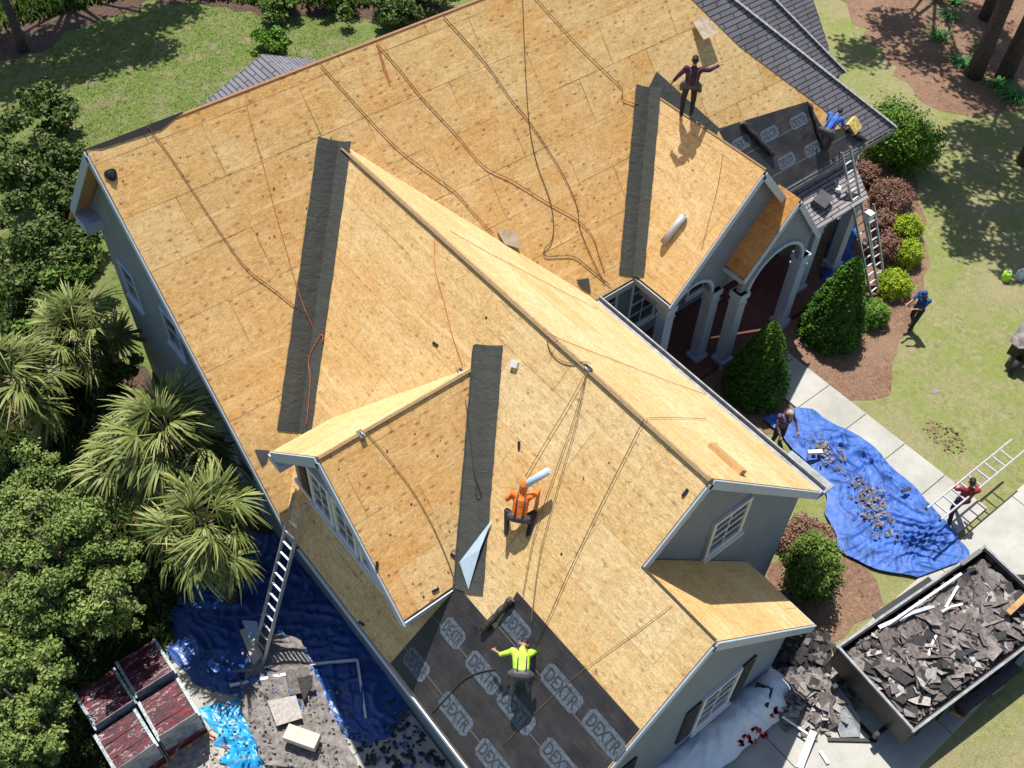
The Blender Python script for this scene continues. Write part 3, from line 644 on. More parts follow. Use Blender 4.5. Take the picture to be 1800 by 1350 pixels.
def rolled(a, b, k, r, par, up=.0):
    mb = MB(); A_ = on(*a, k, r + .03); B_ = on(*b, k, r + .03); P = [A_.lerp(B_, i / 10) + Vector((0, 0, .02 * math.sin(i * 1.9))) for i in range(11)]; mb.tube(P, [r * (1 + .15 * math.sin(i * 2.3)) for i in range(11)], 10); o = mb.build('rolled_edge', MATS['felt']); o.parent = par
rolled((905, 1052), (852, 1108), 'W', .07, fe); rolled((1300, 216), (1356, 274), 'M', .07, fe2); rolled((1420, 182), (1444, 262), 'M', .05, fe2); rolled((1484, 226), (1518, 248), 'M', .06, fe2)
# roof vent hole, rusty patch, seams at ridges
mb = MB(); c = on(195, 307, 'M', .012)
for r0, r1, h0, h1 in ((.13, .12, .0, .03), (.085, .06, .03, .08)):
    for i in range(16):
        a, b_ = 2 * math.pi * i / 16, 2 * math.pi * (i + 1) / 16; u = Vector((1, 0, 0)); v = NM.cross(u)
        f = lambda an, r, h: c + (u * math.cos(an) + v * math.sin(an)) * r * (1 + .12 * math.sin(3 * an)) + NM * h
        mb.poly([f(a, r0, h0), f(b_, r0, h0), f(b_, r1, h1), f(a, r1, h1)]); mb.poly([f(a, r1, h1), f(b_, r1, h1), c + NM * h1])
hp(mb.build('pipe_collar', MATS['black']))
def gap(a, b, w, mt='rope_tan'):
    mb = MB(); mb.bar(a, b, w, .012); hp(mb.build('ridge_gap', MATS[mt]))
gap((XW - .05, yv1 - .2, ZW - .02), (XW - .05, YW, ZW - .02), .09); gap((gx, gy - .04, gz - .015), (gxe, gy - .04, gz - .015), .06)
gap((LX + .02, YW, LZ + .01), (LX + .02, YL, LZ + .01), .05, 'rope_dark'); gap((PX + .02, PY0 - .3, PZ + .012), (PX + .02, yPf, PZ + .012), .06, 'rope_tan')
gap((.3, -.03, HM - .03), (xr0, -.03, HM - .03), .03, 'rope_brown')
# shingle remnants at the corner behind the cross gable and on the ridge's left end
mb = MB(); q = [on(447, 790, 'M', .02), on(474, 792, 'M', .02), on(468, 812, 'M', .02), on(460, 820, 'M', .02)]; mb.poly(q); hp(mb.build('shingle_scrap', MATS['darkgrey']))
mb = MB(); q = [Vector((.0, .01, HM + .02)), Vector((2.3, .01, HM + .02)), Vector((2.0, .0, HM + .02)), Vector((1.5, -.12, HM - .11)), Vector((.5, -.06, HM - .04))]
mb.poly([(.0, .35, HM - .37), (2.2, .3, HM - .3), (2.2, 0, HM + .025), (0, 0, HM + .025)]); mb.poly([(0, 0, HM + .026), (2.2, 0, HM + .026), (1.6, -.12, HM - .105), (.3, -.07, HM - .05)])
hp(mb.build('ridge_shingles', MATS['shingle2']))

# ------------------------------------------------------------------ loose things on the roof
def smooth(pts, k=5):
    P = [Vector(p) for p in pts]; out = []
    for i in range(len(P) - 1):
        a = P[max(i - 1, 0)]; b = P[i]; c = P[i + 1]; d = P[min(i + 2, len(P) - 1)]
        for j in range(k):
            t = j / k
            out.append(.5 * ((2 * b) + (c - a) * t + (2 * a - 5 * b + 4 * c - d) * t * t + (3 * b - a - 3 * c + d) * t ** 3))
    return out + [P[-1]]
def rope(name, label, cat, pts, mt, r=.016, group=None, off=.03):
    P = [on(p[0], p[1], p[2], off if len(p) < 4 else p[3]) for p in pts]
    mb = MB(); mb.tube(smooth(P, 6), r * .62, 6); o = mb.build(name, MATS[mt]); tag(o, label, cat, group); return o
M_ = lambda *q: [(a, b, 'M') for a, b in q]
Wp = lambda *q: [(a, b, 'W') for a, b in q]
Rp = lambda *q: [(a, b, 'R') for a, b in q]
rope('safety_rope', 'red-brown rope from the left end of the ridge down to the grey valley strip', 'rope', M_((258, 222), (290, 262), (330, 322), (380, 398), (430, 468), (480, 508), (530, 548)), 'rope_brown')
rope('air_hose', 'thin orange hose looped on the left grey valley strip', 'hose', M_((535, 545), (548, 575), (556, 605)) + Wp((570, 600), (568, 588), (560, 600), (545, 632), (548, 670), (541, 752)), 'rope_red', .014, off=.05)
rope('air_hose', 'thin red hose lying between the two left ropes of the main slope', 'hose', M_((430, 165), (440, 215), (462, 290), (480, 360), (500, 430), (520, 500), (538, 552)), 'rope_orange', .011)
rope('safety_rope', 'red-brown rope crossing the middle of the main slope to the wing ridge', 'rope', M_((562, 113), (600, 155), (640, 200), (700, 262), (760, 308), (800, 338), (830, 372), (866, 411)), 'rope_brown')
rope('safety_rope', 'brown rope sagging from the ridge to the porch eave, under the black one', 'rope', M_((660, 75), (700, 120), (740, 170), (800, 235), (850, 292), (900, 318), (965, 358), (1012, 385), (1040, 415), (1052, 450), (1062, 480)), 'rope_brown')
rope('air_hose', 'short bright orange loop hanging at the ridge', 'hose', M_((661, 78), (668, 100), (676, 128), (684, 146), (680, 130), (670, 100), (664, 80)), 'rope_red', .012)
rope('safety_rope', 'black rope running straight from the ridge to the porch corner', 'rope', M_((778, 28), (850, 108), (900, 178), (930, 215), (985, 300), (1013, 362), (1018, 400), (1040, 455), (1062, 498)), 'rope_dark')
rope('power_cord', 'tan cord falling from above the ridge and curling near the porch eave', 'cord', M_((917, -20), (922, 110), (929, 215), (942, 285), (965, 350), (972, 395), (968, 425), (956, 438), (958, 450), (985, 450), (1010, 452), (1038, 474), (1072, 502)), 'rope_dark', .017)
rope('power_cord', 'dark cord with knots ending at the porch valley strip', 'cord', M_((930, -15), (975, 35), (1022, 86), (1062, 125), (1092, 155), (1092, 172), (1106, 180), (1122, 184)), 'rope_brown', .014)
rope('safety_rope', 'dark rope down the rust-spotted cross gable slope', 'rope', [(a, b, 'G') for a, b in ((642, 758), (680, 803), (722, 858), (755, 915), (778, 965), (795, 1010), (799, 1030))], 'rope_tan', .014)
rope('safety_rope', 'black rope with a small loop on the middle grey strip', 'rope', Wp((812, 665), (822, 700), (832, 780), (838, 830), (845, 850), (850, 866), (843, 870), (840, 858), (845, 845)), 'rope_dark', .014, off=.09)
for i, (q, mt) in enumerate(((((1034, 652), (1005, 705), (960, 780), (926, 838)), 'rope_tan'), (((1034, 652), (1010, 740), (968, 860), (940, 950), (922, 1045)), 'rope_tan'), (((1034, 652), (1015, 745), (985, 850), (952, 975), (936, 1100)), 'rope_tan'), (((1134, 738), (1095, 815), (1050, 905), (1005, 1000), (965, 1090), (945, 1130)), 'rope_dark'))):
    rope('lifeline', ['short tan lifeline from the ridge anchor to the man in orange', 'tan lifeline running just right of the man in orange to the black underlayment', 'slack tan lifeline from the ridge anchor to the man in lime green', 'dark taut lifeline from the wing ridge to the man in lime green'][i], 'rope', Wp(*q), mt, .012, 'lifelines tied at the wing ridge', .06)
rope('lifeline', 'thin tan line crossing the black underlayment', 'rope', Wp((1183, 1062), (1120, 1110), (1030, 1175), (950, 1245), (885, 1310)), 'rope_tan', .009)
rope('safety_rope', 'thin rope on the pale right slope near its top', 'rope', Rp((790, 408), (850, 442), (900, 468), (970, 505), (1050, 545)), 'rope_tan', .010)
rope('safety_rope', 'thin rope curving over the pale right slope towards the gutter', 'rope', Rp((962, 588), (1000, 605), (1060, 628), (1130, 655), (1185, 676), (1240, 695)), 'rope_tan', .010)
rope('safety_rope', 'thin line lying level on the pale right slope near its lower end', 'rope', Rp((1134, 737), (1180, 736), (1240, 738)), 'rope_tan', .009)
rope('safety_rope', 'rope loop hanging beside the ridge anchor', 'rope', Wp((962, 590), (968, 615), (985, 633), (1008, 639), (1030, 636), (1040, 640)), 'rope_tan', .016)
rope('air_hose', 'faint orange hose from the wing ridge to the cross gable ridge', 'hose', Wp((765, 420), (766, 470), (782, 530), (797, 590), (815, 642)), 'rope_orange', .009)
rope('power_cord', 'short black cord lying on the black underlayment', 'cord', Wp((762, 1252), (790, 1222), (815, 1196), (842, 1182), (872, 1176)), 'rope_dark', .022)
rope('lifeline', 'thin dark line down the porch roof left slope', 'rope', [(a, b, 'P') for a, b in ((1272, 268), (1262, 330), (1245, 395), (1234, 440))], 'rope_tan', .009)
def block(name, label, cat, c, size, u, n, mt, rot=0, lift=0):
    c = Vector(c); n = Vector(n).normalized(); u = Vector(u); u = (u - n * u.dot(n)).normalized(); v = n.cross(u)
    u2 = u * math.cos(rot) + v * math.sin(rot); v2 = n.cross(u2); mb = MB(); mb.box(c + n * (size[2] / 2 + lift), size, (u2, v2, n))
    o = mb.build(name, MATS[mt] if isinstance(mt, str) else mt); bev = o.modifiers.new('b', 'BEVEL'); bev.width = min(size) * .12; bev.segments = 1
    return tag(o, label, cat)
# anchors
for px, py, k, lb in ((812, 655, 'W', 'small rope anchor at the end of the cross gable ridge'), (1034, 648, 'W', 'rope anchor where the tan lifelines meet on the wing ridge'), (634, 762, 'G', 'black rope anchor on the cross gable ridge')):
    b = on(px, py, k); nn = Vector(PL[k][0]).normalized(); e_ = empty('rope_anchor', b, 0, lb, 'anchor')
    mb = MB(); mb.box(b + nn * .02 - b, (.2, .12, .012), (Y, nn.cross(Y).normalized(), nn)); mb.build('plate', MATS['darkgrey'], e_)
    mb = MB(); R0 = [nn * (.03 + .06 * math.sin(math.pi * i / 8)) + Y * (.06 * math.cos(math.pi * i / 8)) for i in range(9)]; mb.tube(R0, .012, 6); mb.build('ring', MATS['alu'], e_)
# scrap boards, lumber, foil roll, bits
def boardpoly(name, label, px, k, t, mt, lifts):
    n = Vector(PL[k][0]).normalized(); P = [on(a, b, k, .02 + t + l) for (a, b), l in zip(px, lifts)]; mb = MB(); lo = [p - n * t for p in P]
    mb.poly(P); mb.poly(list(reversed(lo)))
    for i in range(len(P)): j = (i + 1) % len(P); mb.poly([P[j], P[i], lo[i], lo[j]])
    o = mb.build(name, MATS[mt]); 
    bm = bmesh.new(); bm.from_mesh(o.data); bmesh.ops.recalc_face_normals(bm, faces=bm.faces); bm.to_mesh(o.data); bm.free()
    return tag(o, label, 'board')
boardpoly('plywood_scrap', 'weathered board scrap propped up near the hip', ((1214, 40), (1236, 30), (1253, 62), (1226, 74)), 'M', .03, 'oldply', (.04, .06, .22, .22))
boardpoly('plywood_scrap', 'small board off-cut behind the wing ridge', ((872, 404), (905, 408), (912, 438), (884, 430)), 'M', .03, 'oldply', (.01, .03, .09, .06))
block('lumber_block', 'short stack of lumber nailed on the pale right slope', 'lumber', on(1275, 810, 'R'), (.85, .26, .11), Y, PL['R'][0], 'wood')
def roll(name, label, a, b, r, mt, core='darkgrey'):
    a = Vector(a); b = Vector(b); e_ = empty(name, a, 0, label, 'roll'); d = b - a; mb = MB(); mb.tube([Vector((0, 0, 0)), d * .5, d], r, 16); mb.build('sheet_roll', MATS[mt], e_)
    mb = MB(); mb.tube([-d * .012, d * 1.012], r * .45, 10); mb.build('core', MATS[core], e_)
nP = Vector(PL['P'][0]).normalized()
roll('foil_roll', 'silver foil roll lying on the porch roof', on(1168, 428, 'P') + nP * .1, on(1206, 380, 'P') + nP * .1, .095, 'silver')
block('cap_bucket_lid', 'small white plastic scrap beside the middle grey strip', 'scrap', on(906, 641, 'W'), (.17, .13, .07), Y, NW, 'whiteplastic', .4)
block('coil_nail_box', 'torn yellow nail carton on the old shingles by the hip', 'box', on(1497, 222, 'M'), (.42, .42, .16), X, NM, plain('yellow_card', (.60, .45, .14), .7, .5, 12), .3)
block('tool_pouch', 'dark tool pouch on the low grey roof', 'bag', Vector((18.9, -6.0, 3.36)), (.6, .45, .2), X, (0, -.3, 1), 'darkgrey', .3)
block('paper_scrap', 'crumpled white scrap beside the dark pouch', 'scrap', Vector((19.75, -5.95, 3.4)), (.22, .16, .1), X, (0, -.3, 1), 'whiteplastic', .6)
# dark clips and toe-board brackets scattered on the edges
for i, (a, b, k) in enumerate(((1205, 866, 'W'), (662, 994, 'G'), (797, 977, 'G'), (765, 1037, 'G'), (837, 1107, 'W'), (636, 1096, 'W'), (520, 965, 'W'), (913, 783, 'W'), (766, 605, 'W'))):
    block('roof_bracket', ['dark bracket near the lower end of the wing ridge', 'dark bracket on the gable rake edge', 'tiny bracket beside the strip on the cross gable', 'dark bracket at the cross gable eave', 'dark bracket left of the green man', 'dark bracket on the narrow eave strip', 'bracket behind the left ladder top', 'tiny dark clip above the man in orange', 'tiny dark clip in the middle of the wing slope'][i], 'bracket', on(a, b, k), (.16, .05, .03), X, PL[k][0], 'black', i)
def chips(name, label, cat, pts, size, mats, lift=.01, seed=1, curl=.3):
    R_ = random.Random(seed); mb = MB()
    for p, n in pts:
        n = Vector(n).normalized(); a = R_.uniform(0, 6.28); t = n.cross(Vector((math.cos(a), math.sin(a), .1))).normalized(); b_ = n.cross(t)
        s = size * R_.uniform(.4, 1.3); s2 = s * R_.uniform(.3, 1); z = [n * (lift + R_.random() * curl * s) for _ in range(4)]
        q = [p + t * s + b_ * s2 * R_.uniform(.6, 1) + z[0], p - t * s * R_.uniform(.5, 1) + b_ * s2 + z[1], p - t * s - b_ * s2 * R_.uniform(.3, 1) + z[2], p + t * s * .8 - b_ * s2 + z[3]]
        mi = R_.randrange(len(mats)); mb.poly(q[:3], None, mi); mb.poly([q[0], q[2], q[3]], None, mi)
    return mb.build(name, [MATS[x] for x in mats])
R1 = random.Random(3); P_ = []
for _ in range(190):
    k = R1.choice('MMMWWG')
    if k == 'M': a, b = R1.uniform(200, 1000), R1.uniform(60, 480); q = on(a, b, k); ok = q.y < -.2 and q.x > .3 and zM(q.y) > zW(q.x) - 0 and q.y > -5
    elif k == 'W': a, b = R1.uniform(560, 1200), R1.uniform(350, 1200); q = on(a, b, k); ok = -12.8 < q.y < -2 and .5 < q.x < 5 and zW(q.x) > zM(q.y) and not (-10.5 < q.y < -5.4 and q.x < 4.3)
    else: a, b = R1.uniform(580, 800), R1.uniform(760, 1060); q = on(a, b, k); ok = q.y > gy - gf + .1 and q.y < gy and q.x > .5 and q.z > zW(q.x) + .1
    if ok: P_.append((q, PL[k][0]))
tag(chips('roofing_bits', '', '', P_, .022, ['black', 'rope_brown'], .004), 'tiny dark nails and bits strewn over the bare decking', 'debris', kind='stuff')

# ------------------------------------------------------------------ ladders
def ladder(label, base, top, width, wdir, rung=.3, ext=False, group=None):
    base = Vector(base); top = Vector(top); d = top - base; w = Vector(wdir); w = (w - d.normalized() * w.dot(d.normalized())).normalized()
    e_ = empty('ladder', base, 0, label, 'ladder', group); L = d.length; nn = d.normalized().cross(w)
    for s in (-1, 1):
        mb = MB(); mb.bar(w * s * width / 2, d + w * s * width / 2, .035, .085, nn); mb.build('side_rail', MATS['alu'], e_)
        mb = MB(); mb.box(w * s * width / 2 + Vector((0, 0, .02)), (.07, .07, .05)); mb.build('foot', MATS['rubber'], e_)
    for i in range(1, int(L / rung)):
        mb = MB(); p = d * (i * rung / L); mb.bar(p - w * width / 2, p + w * width / 2, .042, .035); mb.build('rung', MATS['alu'], e_)
    return e_
ladder('long aluminium ladder leaning on the left eave from the blue tarps', (-1.85, -6.98, .05), (.42, -6.28, 4.35), .42, (0, 1, 0))
ladder('extension ladder leaning on the right front eave above the brown shrubs', (20.45, -8.15, .03), (20.05, -5.62, 4.6), .40, (1, 0, 0))
ladder('second ladder section leaning close beside the right front ladder', (20.95, -8.0, .03), (20.9, -6.6, 2.6), .38, (1, 0, 0))
hL = 1.25
ladder('aluminium ladder carried by the man in the dark red shirt', on(1640, 905, hL), on(1790, 782, hL), .44, on(1790, 782, hL) - on(1765, 760, hL), .36)

# ------------------------------------------------------------------ people
def capsule(bm, a, b, ra, rb, seg=10):
    a = Vector(a); b = Vector(b); d = b - a
    if d.length < 1e-5: d = Vector((0, 0, 1e-3))
    t = d.normalized(); u = t.cross(Vector((0, 0, 1)) if abs(t.z) < .9 else Vector((1, 0, 0))).normalized(); w = t.cross(u); rings = []
    def ring(c, r): rings.append([bm.verts.new(c + (u * math.cos(2 * math.pi * k / seg) + w * math.sin(2 * math.pi * k / seg)) * r) for k in range(seg)])
    for i in (-80, -50, -20): ring(a + t * ra * math.sin(math.radians(i)), ra * math.cos(math.radians(i)))
    for i in (20, 50, 80): ring(b + t * rb * math.sin(math.radians(i)), rb * math.cos(math.radians(i)))
    for i in range(len(rings) - 1):
        for k in range(seg): bm.faces.new((rings[i][k], rings[i][(k + 1) % seg], rings[i + 1][(k + 1) % seg], rings[i + 1][k]))
    bm.faces.new(list(reversed(rings[0]))); bm.faces.new(rings[-1])
def body_part(name, caps, mt, parent, vox=.02):
    bm = bmesh.new()
    for c in caps: capsule(bm, *c)
    me = bpy.data.meshes.new(name); bm.to_mesh(me); bm.free(); o = link(name, me, MATS[mt] if isinstance(mt, str) else mt, parent)
    r = o.modifiers.new('r', 'REMESH'); r.mode = 'VOXEL'; r.voxel_size = vox; r.use_smooth_shade = True
    sm = o.modifiers.new('s', 'SMOOTH'); sm.factor = .5; sm.iterations = 3
    return o
MATS['skin'] = plain('skin', (.36, .19, .12), .55, .1, 8); MATS['hair'] = plain('dark_hair', (.015, .012, .01), .7, .3, 20)
def person(label, loc, face, J, shirt, trousers, hat=None, hood=False, short=False, loose=0, belt=False):
    """J: joints in metres, x to the figure's right, y forwards, z up; face = heading of +y in degrees"""
    e_ = empty('person', loc, math.radians(face - 90), label, 'person'); V = {k: Vector(v) for k, v in J.items()}
    hd = V['head']; nk = V['neck']; ch = V['chest']; pv = V['pelvis']; up = (hd - nk).normalized(); fw = V.get('look', Vector((0, 1, 0))); fw = (fw - up * fw.dot(up)).normalized(); rt = fw.cross(up)
    caps = [(nk - up * .05, hd, .055, .06), (hd, hd + up * .04, .088, .086), (hd + fw * .02 - up * .06, hd + fw * .03, .062, .07),
            (ch, nk, .10, .06), (pv, ch, .10, .10)]
    caps += [(hd + fw * .095 - up * .01, hd + fw * .115 - up * .03, .012, .016)]                                  # nose
    caps += [(hd + rt * s * .088 - up * .03, hd + rt * s * .092 + up * .02, .016, .02) for s in (-1, 1)]           # ears
    sh = []; tr = []; bt = []
    for s, n in ((-1, 'l'), (1, 'r')):
        sh_, el, wr = V['sh_' + n], V['el_' + n], V['wr_' + n]
        caps += [(sh_, el, .052, .042), (el, wr, .042, .028)]
        hdir = (wr - el).normalized(); side = hdir.cross(Vector((0, 0, 1)) if abs(hdir.z) < .9 else Vector((0, 1, 0))).normalized(); pal = hdir.cross(side)
        caps += [(wr, wr + hdir * .05, .028, .034), (wr + side * .015, wr + side * .02 + hdir * .075, .02, .02), (wr - side * .015, wr - side * .02 + hdir * .075, .02, .02)]
        for f in range(4):
            o0 = wr + hdir * .08 + side * (.03 - .02 * f); ln = (.055, .065, .06, .045)[f]; mid = o0 + hdir * ln * .6 + pal * .012; caps += [(o0, mid, .0105, .0095), (mid, mid + (hdir * .5 + pal * .8).normalized() * ln * .5, .0095, .008)]
        th0 = wr + hdir * .03 + side * .03; caps += [(th0, th0 + (hdir * .5 + side).normalized() * .045, .013, .011), (th0 + (hdir * .5 + side).normalized() * .045, th0 + (hdir + side * .9).normalized() * .08, .011, .009)]
        hp_, kn, an = V['hp_' + n], V['kn_' + n], V['an_' + n]; toe = V.get('toe_' + n, an + Vector((0, .17, -.05)))
        caps += [(hp_, kn, .08, .055), (kn, an, .055, .038)]
        sh += [(ch + (sh_ - ch) * .5, sh_, .10, .085), (sh_, el, .066 + loose * .6, .052 + loose * .6)] + ([] if short else [(el, wr - hdir * .03, .052 + loose * .6, .04 + loose * .5)])
        tr += [(pv + (hp_ - pv) * .5, hp_, .12, .105), (hp_, kn, .105, .08), (kn, an, .08, .06)]
        bt.append([(an - (an - kn).normalized() * .06, an, .055, .055), (an, toe, .052, .042), (an, an - (toe - an).normalized() * .05 - Vector((0, 0, .03)), .045, .04)])
    bt_all = bt
    body_part('body', caps, 'skin', e_, .013)
    r90 = (V['sh_r'] - V['sh_l']).normalized()
    sh += [(pv + (ch - pv) * .1 - r90 * .06, ch - r90 * .07, .105 + loose, .115 + loose), (pv + (ch - pv) * .1 + r90 * .06, ch + r90 * .07, .105 + loose, .115 + loose), (pv, ch, .118 + loose, .125 + loose), (ch, nk, .12, .075), (ch - r90 * .07, V['sh_l'], .10, .075), (ch + r90 * .07, V['sh_r'], .10, .075)]
    if hood: sh += [(nk, hd - fw * .02, .1, .115), (hd - fw * .02, hd + up * .05 - fw * .01, .115, .11)]
    body_part('shirt', sh, shirt, e_, .022); body_part('trousers', tr, trousers, e_, .022)
    if belt:
        body_part('tool_belt', [(pv - r90 * .1, pv + r90 * .1, .142, .142), (pv - r90 * .22, pv - r90 * .24 - Vector((0, 0, .14)), .07, .06), (pv + r90 * .22, pv + r90 * .25 - Vector((0, 0, .16)), .07, .06)], 'darkgrey', e_, .02)
        back = -fw if abs(fw.z) < .5 else Vector((0, -.3, 1)).normalized()
        for s_i in (-1, 1):
            mb = MB(); A_, B_ = pv + r90 * s_i * .09, nk + r90 * s_i * .09; nb_ = (B_ - A_).cross(r90).normalized(); nb_ = nb_ if nb_.z > 0 or nb_.y < 0 else -nb_
            mb.tube([A_ + nb_ * .13, A_.lerp(B_, .5) + nb_ * (.14 + loose), B_ + nb_ * .1], .016, 6); mb.build('harness_strap', MATS['darkgrey'], e_)
    for b in bt_all: body_part('boot', b, 'darkgrey', e_, .02)
    if hat: body_part('cap', [(hd + up * .035 - fw * .01, hd + up * .055, .1, .095), (hd + up * .04 + fw * .06, hd + up * .035 + fw * .15, .05, .04)], hat, e_, .018)
    elif not hood: body_part('hair', [(hd + up * .03 - fw * .02, hd + up * .05 - fw * .005, .096, .092), (hd - fw * .05 - up * .02, hd - fw * .03 + up * .03, .07, .08)], 'hair', e_, .018)
    for s in (-1, 1):
        mb = MB(); mb.ball(hd + fw * .088 + rt * s * .032 + up * .002, .011, 8, 6); mb.build('eye', MATS['black'], e_)
    mb = MB(); mb.bar(hd + fw * .098 - up * .055 - rt * .022, hd + fw * .098 - up * .055 + rt * .022, .01, .008); mb.build('mouth', plain('lips', (.25, .09, .08), .5) if 'lips' not in MATS else MATS['lips'], e_)
    return e_
MATS['lips'] = plain('lips', (.25, .09, .08), .5)
def plaid(name, a, b_):
    mt, n, b = mat(name, .8, .2); v = coords(n, 'Object'); w1 = N(n, 'ShaderNodeTexChecker', Scale=14); n.links.new(v, w1.inputs[0]); w1.inputs[1].default_value = (*a, 1); w1.inputs[2].default_value = (*b_, 1)
    n.links.new(mix(n, 1, w1.outputs[0], ramp(n, noise_(n, v, 9, 3), [(.3, (.7, .7, .7)), (.7, (1.3, 1.3, 1.3))]), 'MULTIPLY'), b.inputs['Base Color']); return mt
MATS['plaid_m'] = plaid('maroon_plaid', (.10, .03, .045), (.05, .03, .07)); MATS['plaid_p'] = plaid('mauve_plaid', (.22, .12, .17), (.07, .05, .09))
MATS['c_blue'] = plain('blue_shirt', (.02, .12, .50), .75, .45, 9, bmp=.9); MATS['c_navy'] = plain('navy_shirt', (.015, .06, .20), .75, .45, 9, bmp=.9)
MATS['c_orange'] = plain('orange_hoodie', (.85, .17, .02), .75, .35, 9, bmp=.9); MATS['c_lime'] = plain('lime_shirt', (.42, .85, .06), .7, .35, 9, bmp=.9)
MATS['c_dark'] = plain('dark_trousers', (.018, .017, .02), .8, .4, 9); MATS['c_red'] = plain('dark_red_shirt', (.24, .015, .025), .8, .45, 9, bmp=.9); MATS['c_maroon'] = plain('maroon_trousers', (.11, .03, .035), .8, .4, 9)
MATS['c_grey'] = plain('grey_trousers', (.09, .11, .13), .8, .4, 9)
def stand(**k):
    J = dict(head=(0, .02, 1.62), neck=(0, 0, 1.46), chest=(0, 0, 1.26), pelvis=(0, 0, .95), sh_l=(-.19, 0, 1.4), sh_r=(.19, 0, 1.4), el_l=(-.27, -.02, 1.12), el_r=(.27, -.02, 1.12),
             wr_l=(-.3, .06, .87), wr_r=(.3, .06, .87), hp_l=(-.1, 0, .92), hp_r=(.1, 0, .92), kn_l=(-.12, .02, .5), kn_r=(.12, .02, .5), an_l=(-.14, -.02, .09), an_r=(.14, -.02, .09)); J.update(k); return J
# 1 standing on the slope behind the porch ridge, arms out
p1 = Vector((14.22, -3.95, 7.32))
person('man in a maroon plaid shirt standing behind the porch ridge, arms held out', p1, 48, stand(head=(0, .06, 1.63), sh_l=(-.2, 0, 1.42), el_l=(-.36, -.02, 1.22), wr_l=(-.46, .08, .98), el_r=(.42, .1, 1.34), wr_r=(.66, .22, 1.42), kn_r=(.14, .05, .48), an_r=(.14, .0, .06), an_l=(-.12, -.04, .04), kn_l=(-.13, .03, .48)), 'plaid_m', 'c_dark', loose=.02, belt=True)
# 2 bent over beside the hip
p2 = on(1446, 262, 'M')
person('man in a bright blue shirt bending over the underlayment by the hip', p2, 15, stand(pelvis=(0, -.12, .72), hp_l=(-.1, -.12, .70), hp_r=(.1, -.12, .70), kn_l=(-.14, .16, .42), kn_r=(.14, .08, .40), chest=(0, .22, .92), neck=(0, .42, 1.0), head=(0, .56, 1.05), look=(0, .6, -.8), sh_l=(-.19, .36, .97), sh_r=(.19, .36, .97), el_l=(-.25, .45, .7), el_r=(.26, .48, .7), wr_l=(-.16, .62, .5), wr_r=(.2, .66, .52)), 'c_blue', 'c_maroon', belt=True)
# 3 crouching with the pale roll
p3 = on(912, 922, 'W')
P3_ = person('man in an orange hoodie crouching on the wing slope with a pale roll', p3, 40, stand(pelvis=(0, -.08, .42), hp_l=(-.12, -.08, .40), hp_r=(.12, -.08, .40), kn_l=(-.3, .06, .38), kn_r=(.32, .1, .44), an_l=(-.24, -.3, .0), an_r=(.26, -.26, .06), chest=(0, .16, .76), neck=(0, .30, .94), head=(.02, .38, 1.08), look=(0, .8, -.6), sh_l=(-.19, .23, .88), sh_r=(.19, .23, .88), el_l=(-.33, .2, .66), el_r=(.3, .42, .74), wr_l=(-.38, .36, .5), wr_r=(.34, .62, .72)), 'c_orange', 'c_dark', hood=True, loose=.018, belt=True)
P3_.scale = (.84, .84, .84)
a_ = on(938, 858, 'W', .45); b_ = on(984, 828, 'W', .4)
roll('membrane_roll', 'pale blue roll held by the man in the orange hoodie', a_, b_, .075, 'blueroll', 'whiteplastic')
# 4 bent at the hips on the black sheet
p4 = on(914, 1206, 'W')
P4_ = person('man in a lime green shirt bending low on the black underlayment', p4, 48, stand(pelvis=(0, -.1, .8), hp_l=(-.1, -.1, .78), hp_r=(.1, -.1, .78), kn_l=(-.13, -.06, .42), kn_r=(.13, .0, .42), an_l=(-.16, -.2, .02), an_r=(.2, -.12, .06), chest=(-.02, .26, .86), neck=(0, .45, .82), head=(.03, .6, .78), look=(0, .5, -1), sh_l=(-.2, .39, .83), sh_r=(.19, .39, .81), el_l=(-.44, .36, .7), el_r=(.27, .52, .56), wr_l=(-.58, .5, .58), wr_r=(.16, .7, .4)), 'c_lime', 'c_grey', hat='hair', short=True, loose=.012, belt=True)
P4_.scale = (.9, .9, .9)
# 5 in the front yard
person('person in a navy blue shirt standing on the pine straw by the round lime shrubs', on(1600, 577, 'g'), 170, stand(head=(0, .1, 1.6), el_r=(.2, .22, 1.22), wr_r=(.15, .46, 1.2), el_l=(-.22, .2, 1.15), wr_l=(-.1, .42, 1.15), kn_l=(-.12, .12, .5), an_l=(-.12, .22, .09), an_r=(.12, -.2, .09)), 'c_navy', 'c_dark', hat='c_navy', short=True)
# 6 beside the gutter by the tarp
person('man in a mauve plaid shirt and gloves standing between the gutter and the blue tarp', on(1362, 782, 'g') + Vector((0, 0, .0)), 250, stand(head=(0, .12, 1.6), chest=(0, .08, 1.24), el_l=(-.3, .14, 1.15), wr_l=(-.26, .4, 1.0), el_r=(.3, .14, 1.15), wr_r=(.28, .4, .98)), 'plaid_p', 'c_dark', hat='oldply')
# 7 carrying the ladder
person('man in a dark red shirt carrying an aluminium ladder over the walkway', on(1672, 912, 'g'), 45, stand(head=(0, .1, 1.62), el_r=(.3, .08, 1.3), wr_r=(.2, .3, 1.3), el_l=(-.34, .1, 1.2), wr_l=(-.24, .32, 1.25), kn_r=(.12, .2, .52), an_r=(.13, .28, .1), an_l=(-.13, -.25, .1)), 'c_red', 'c_dark')

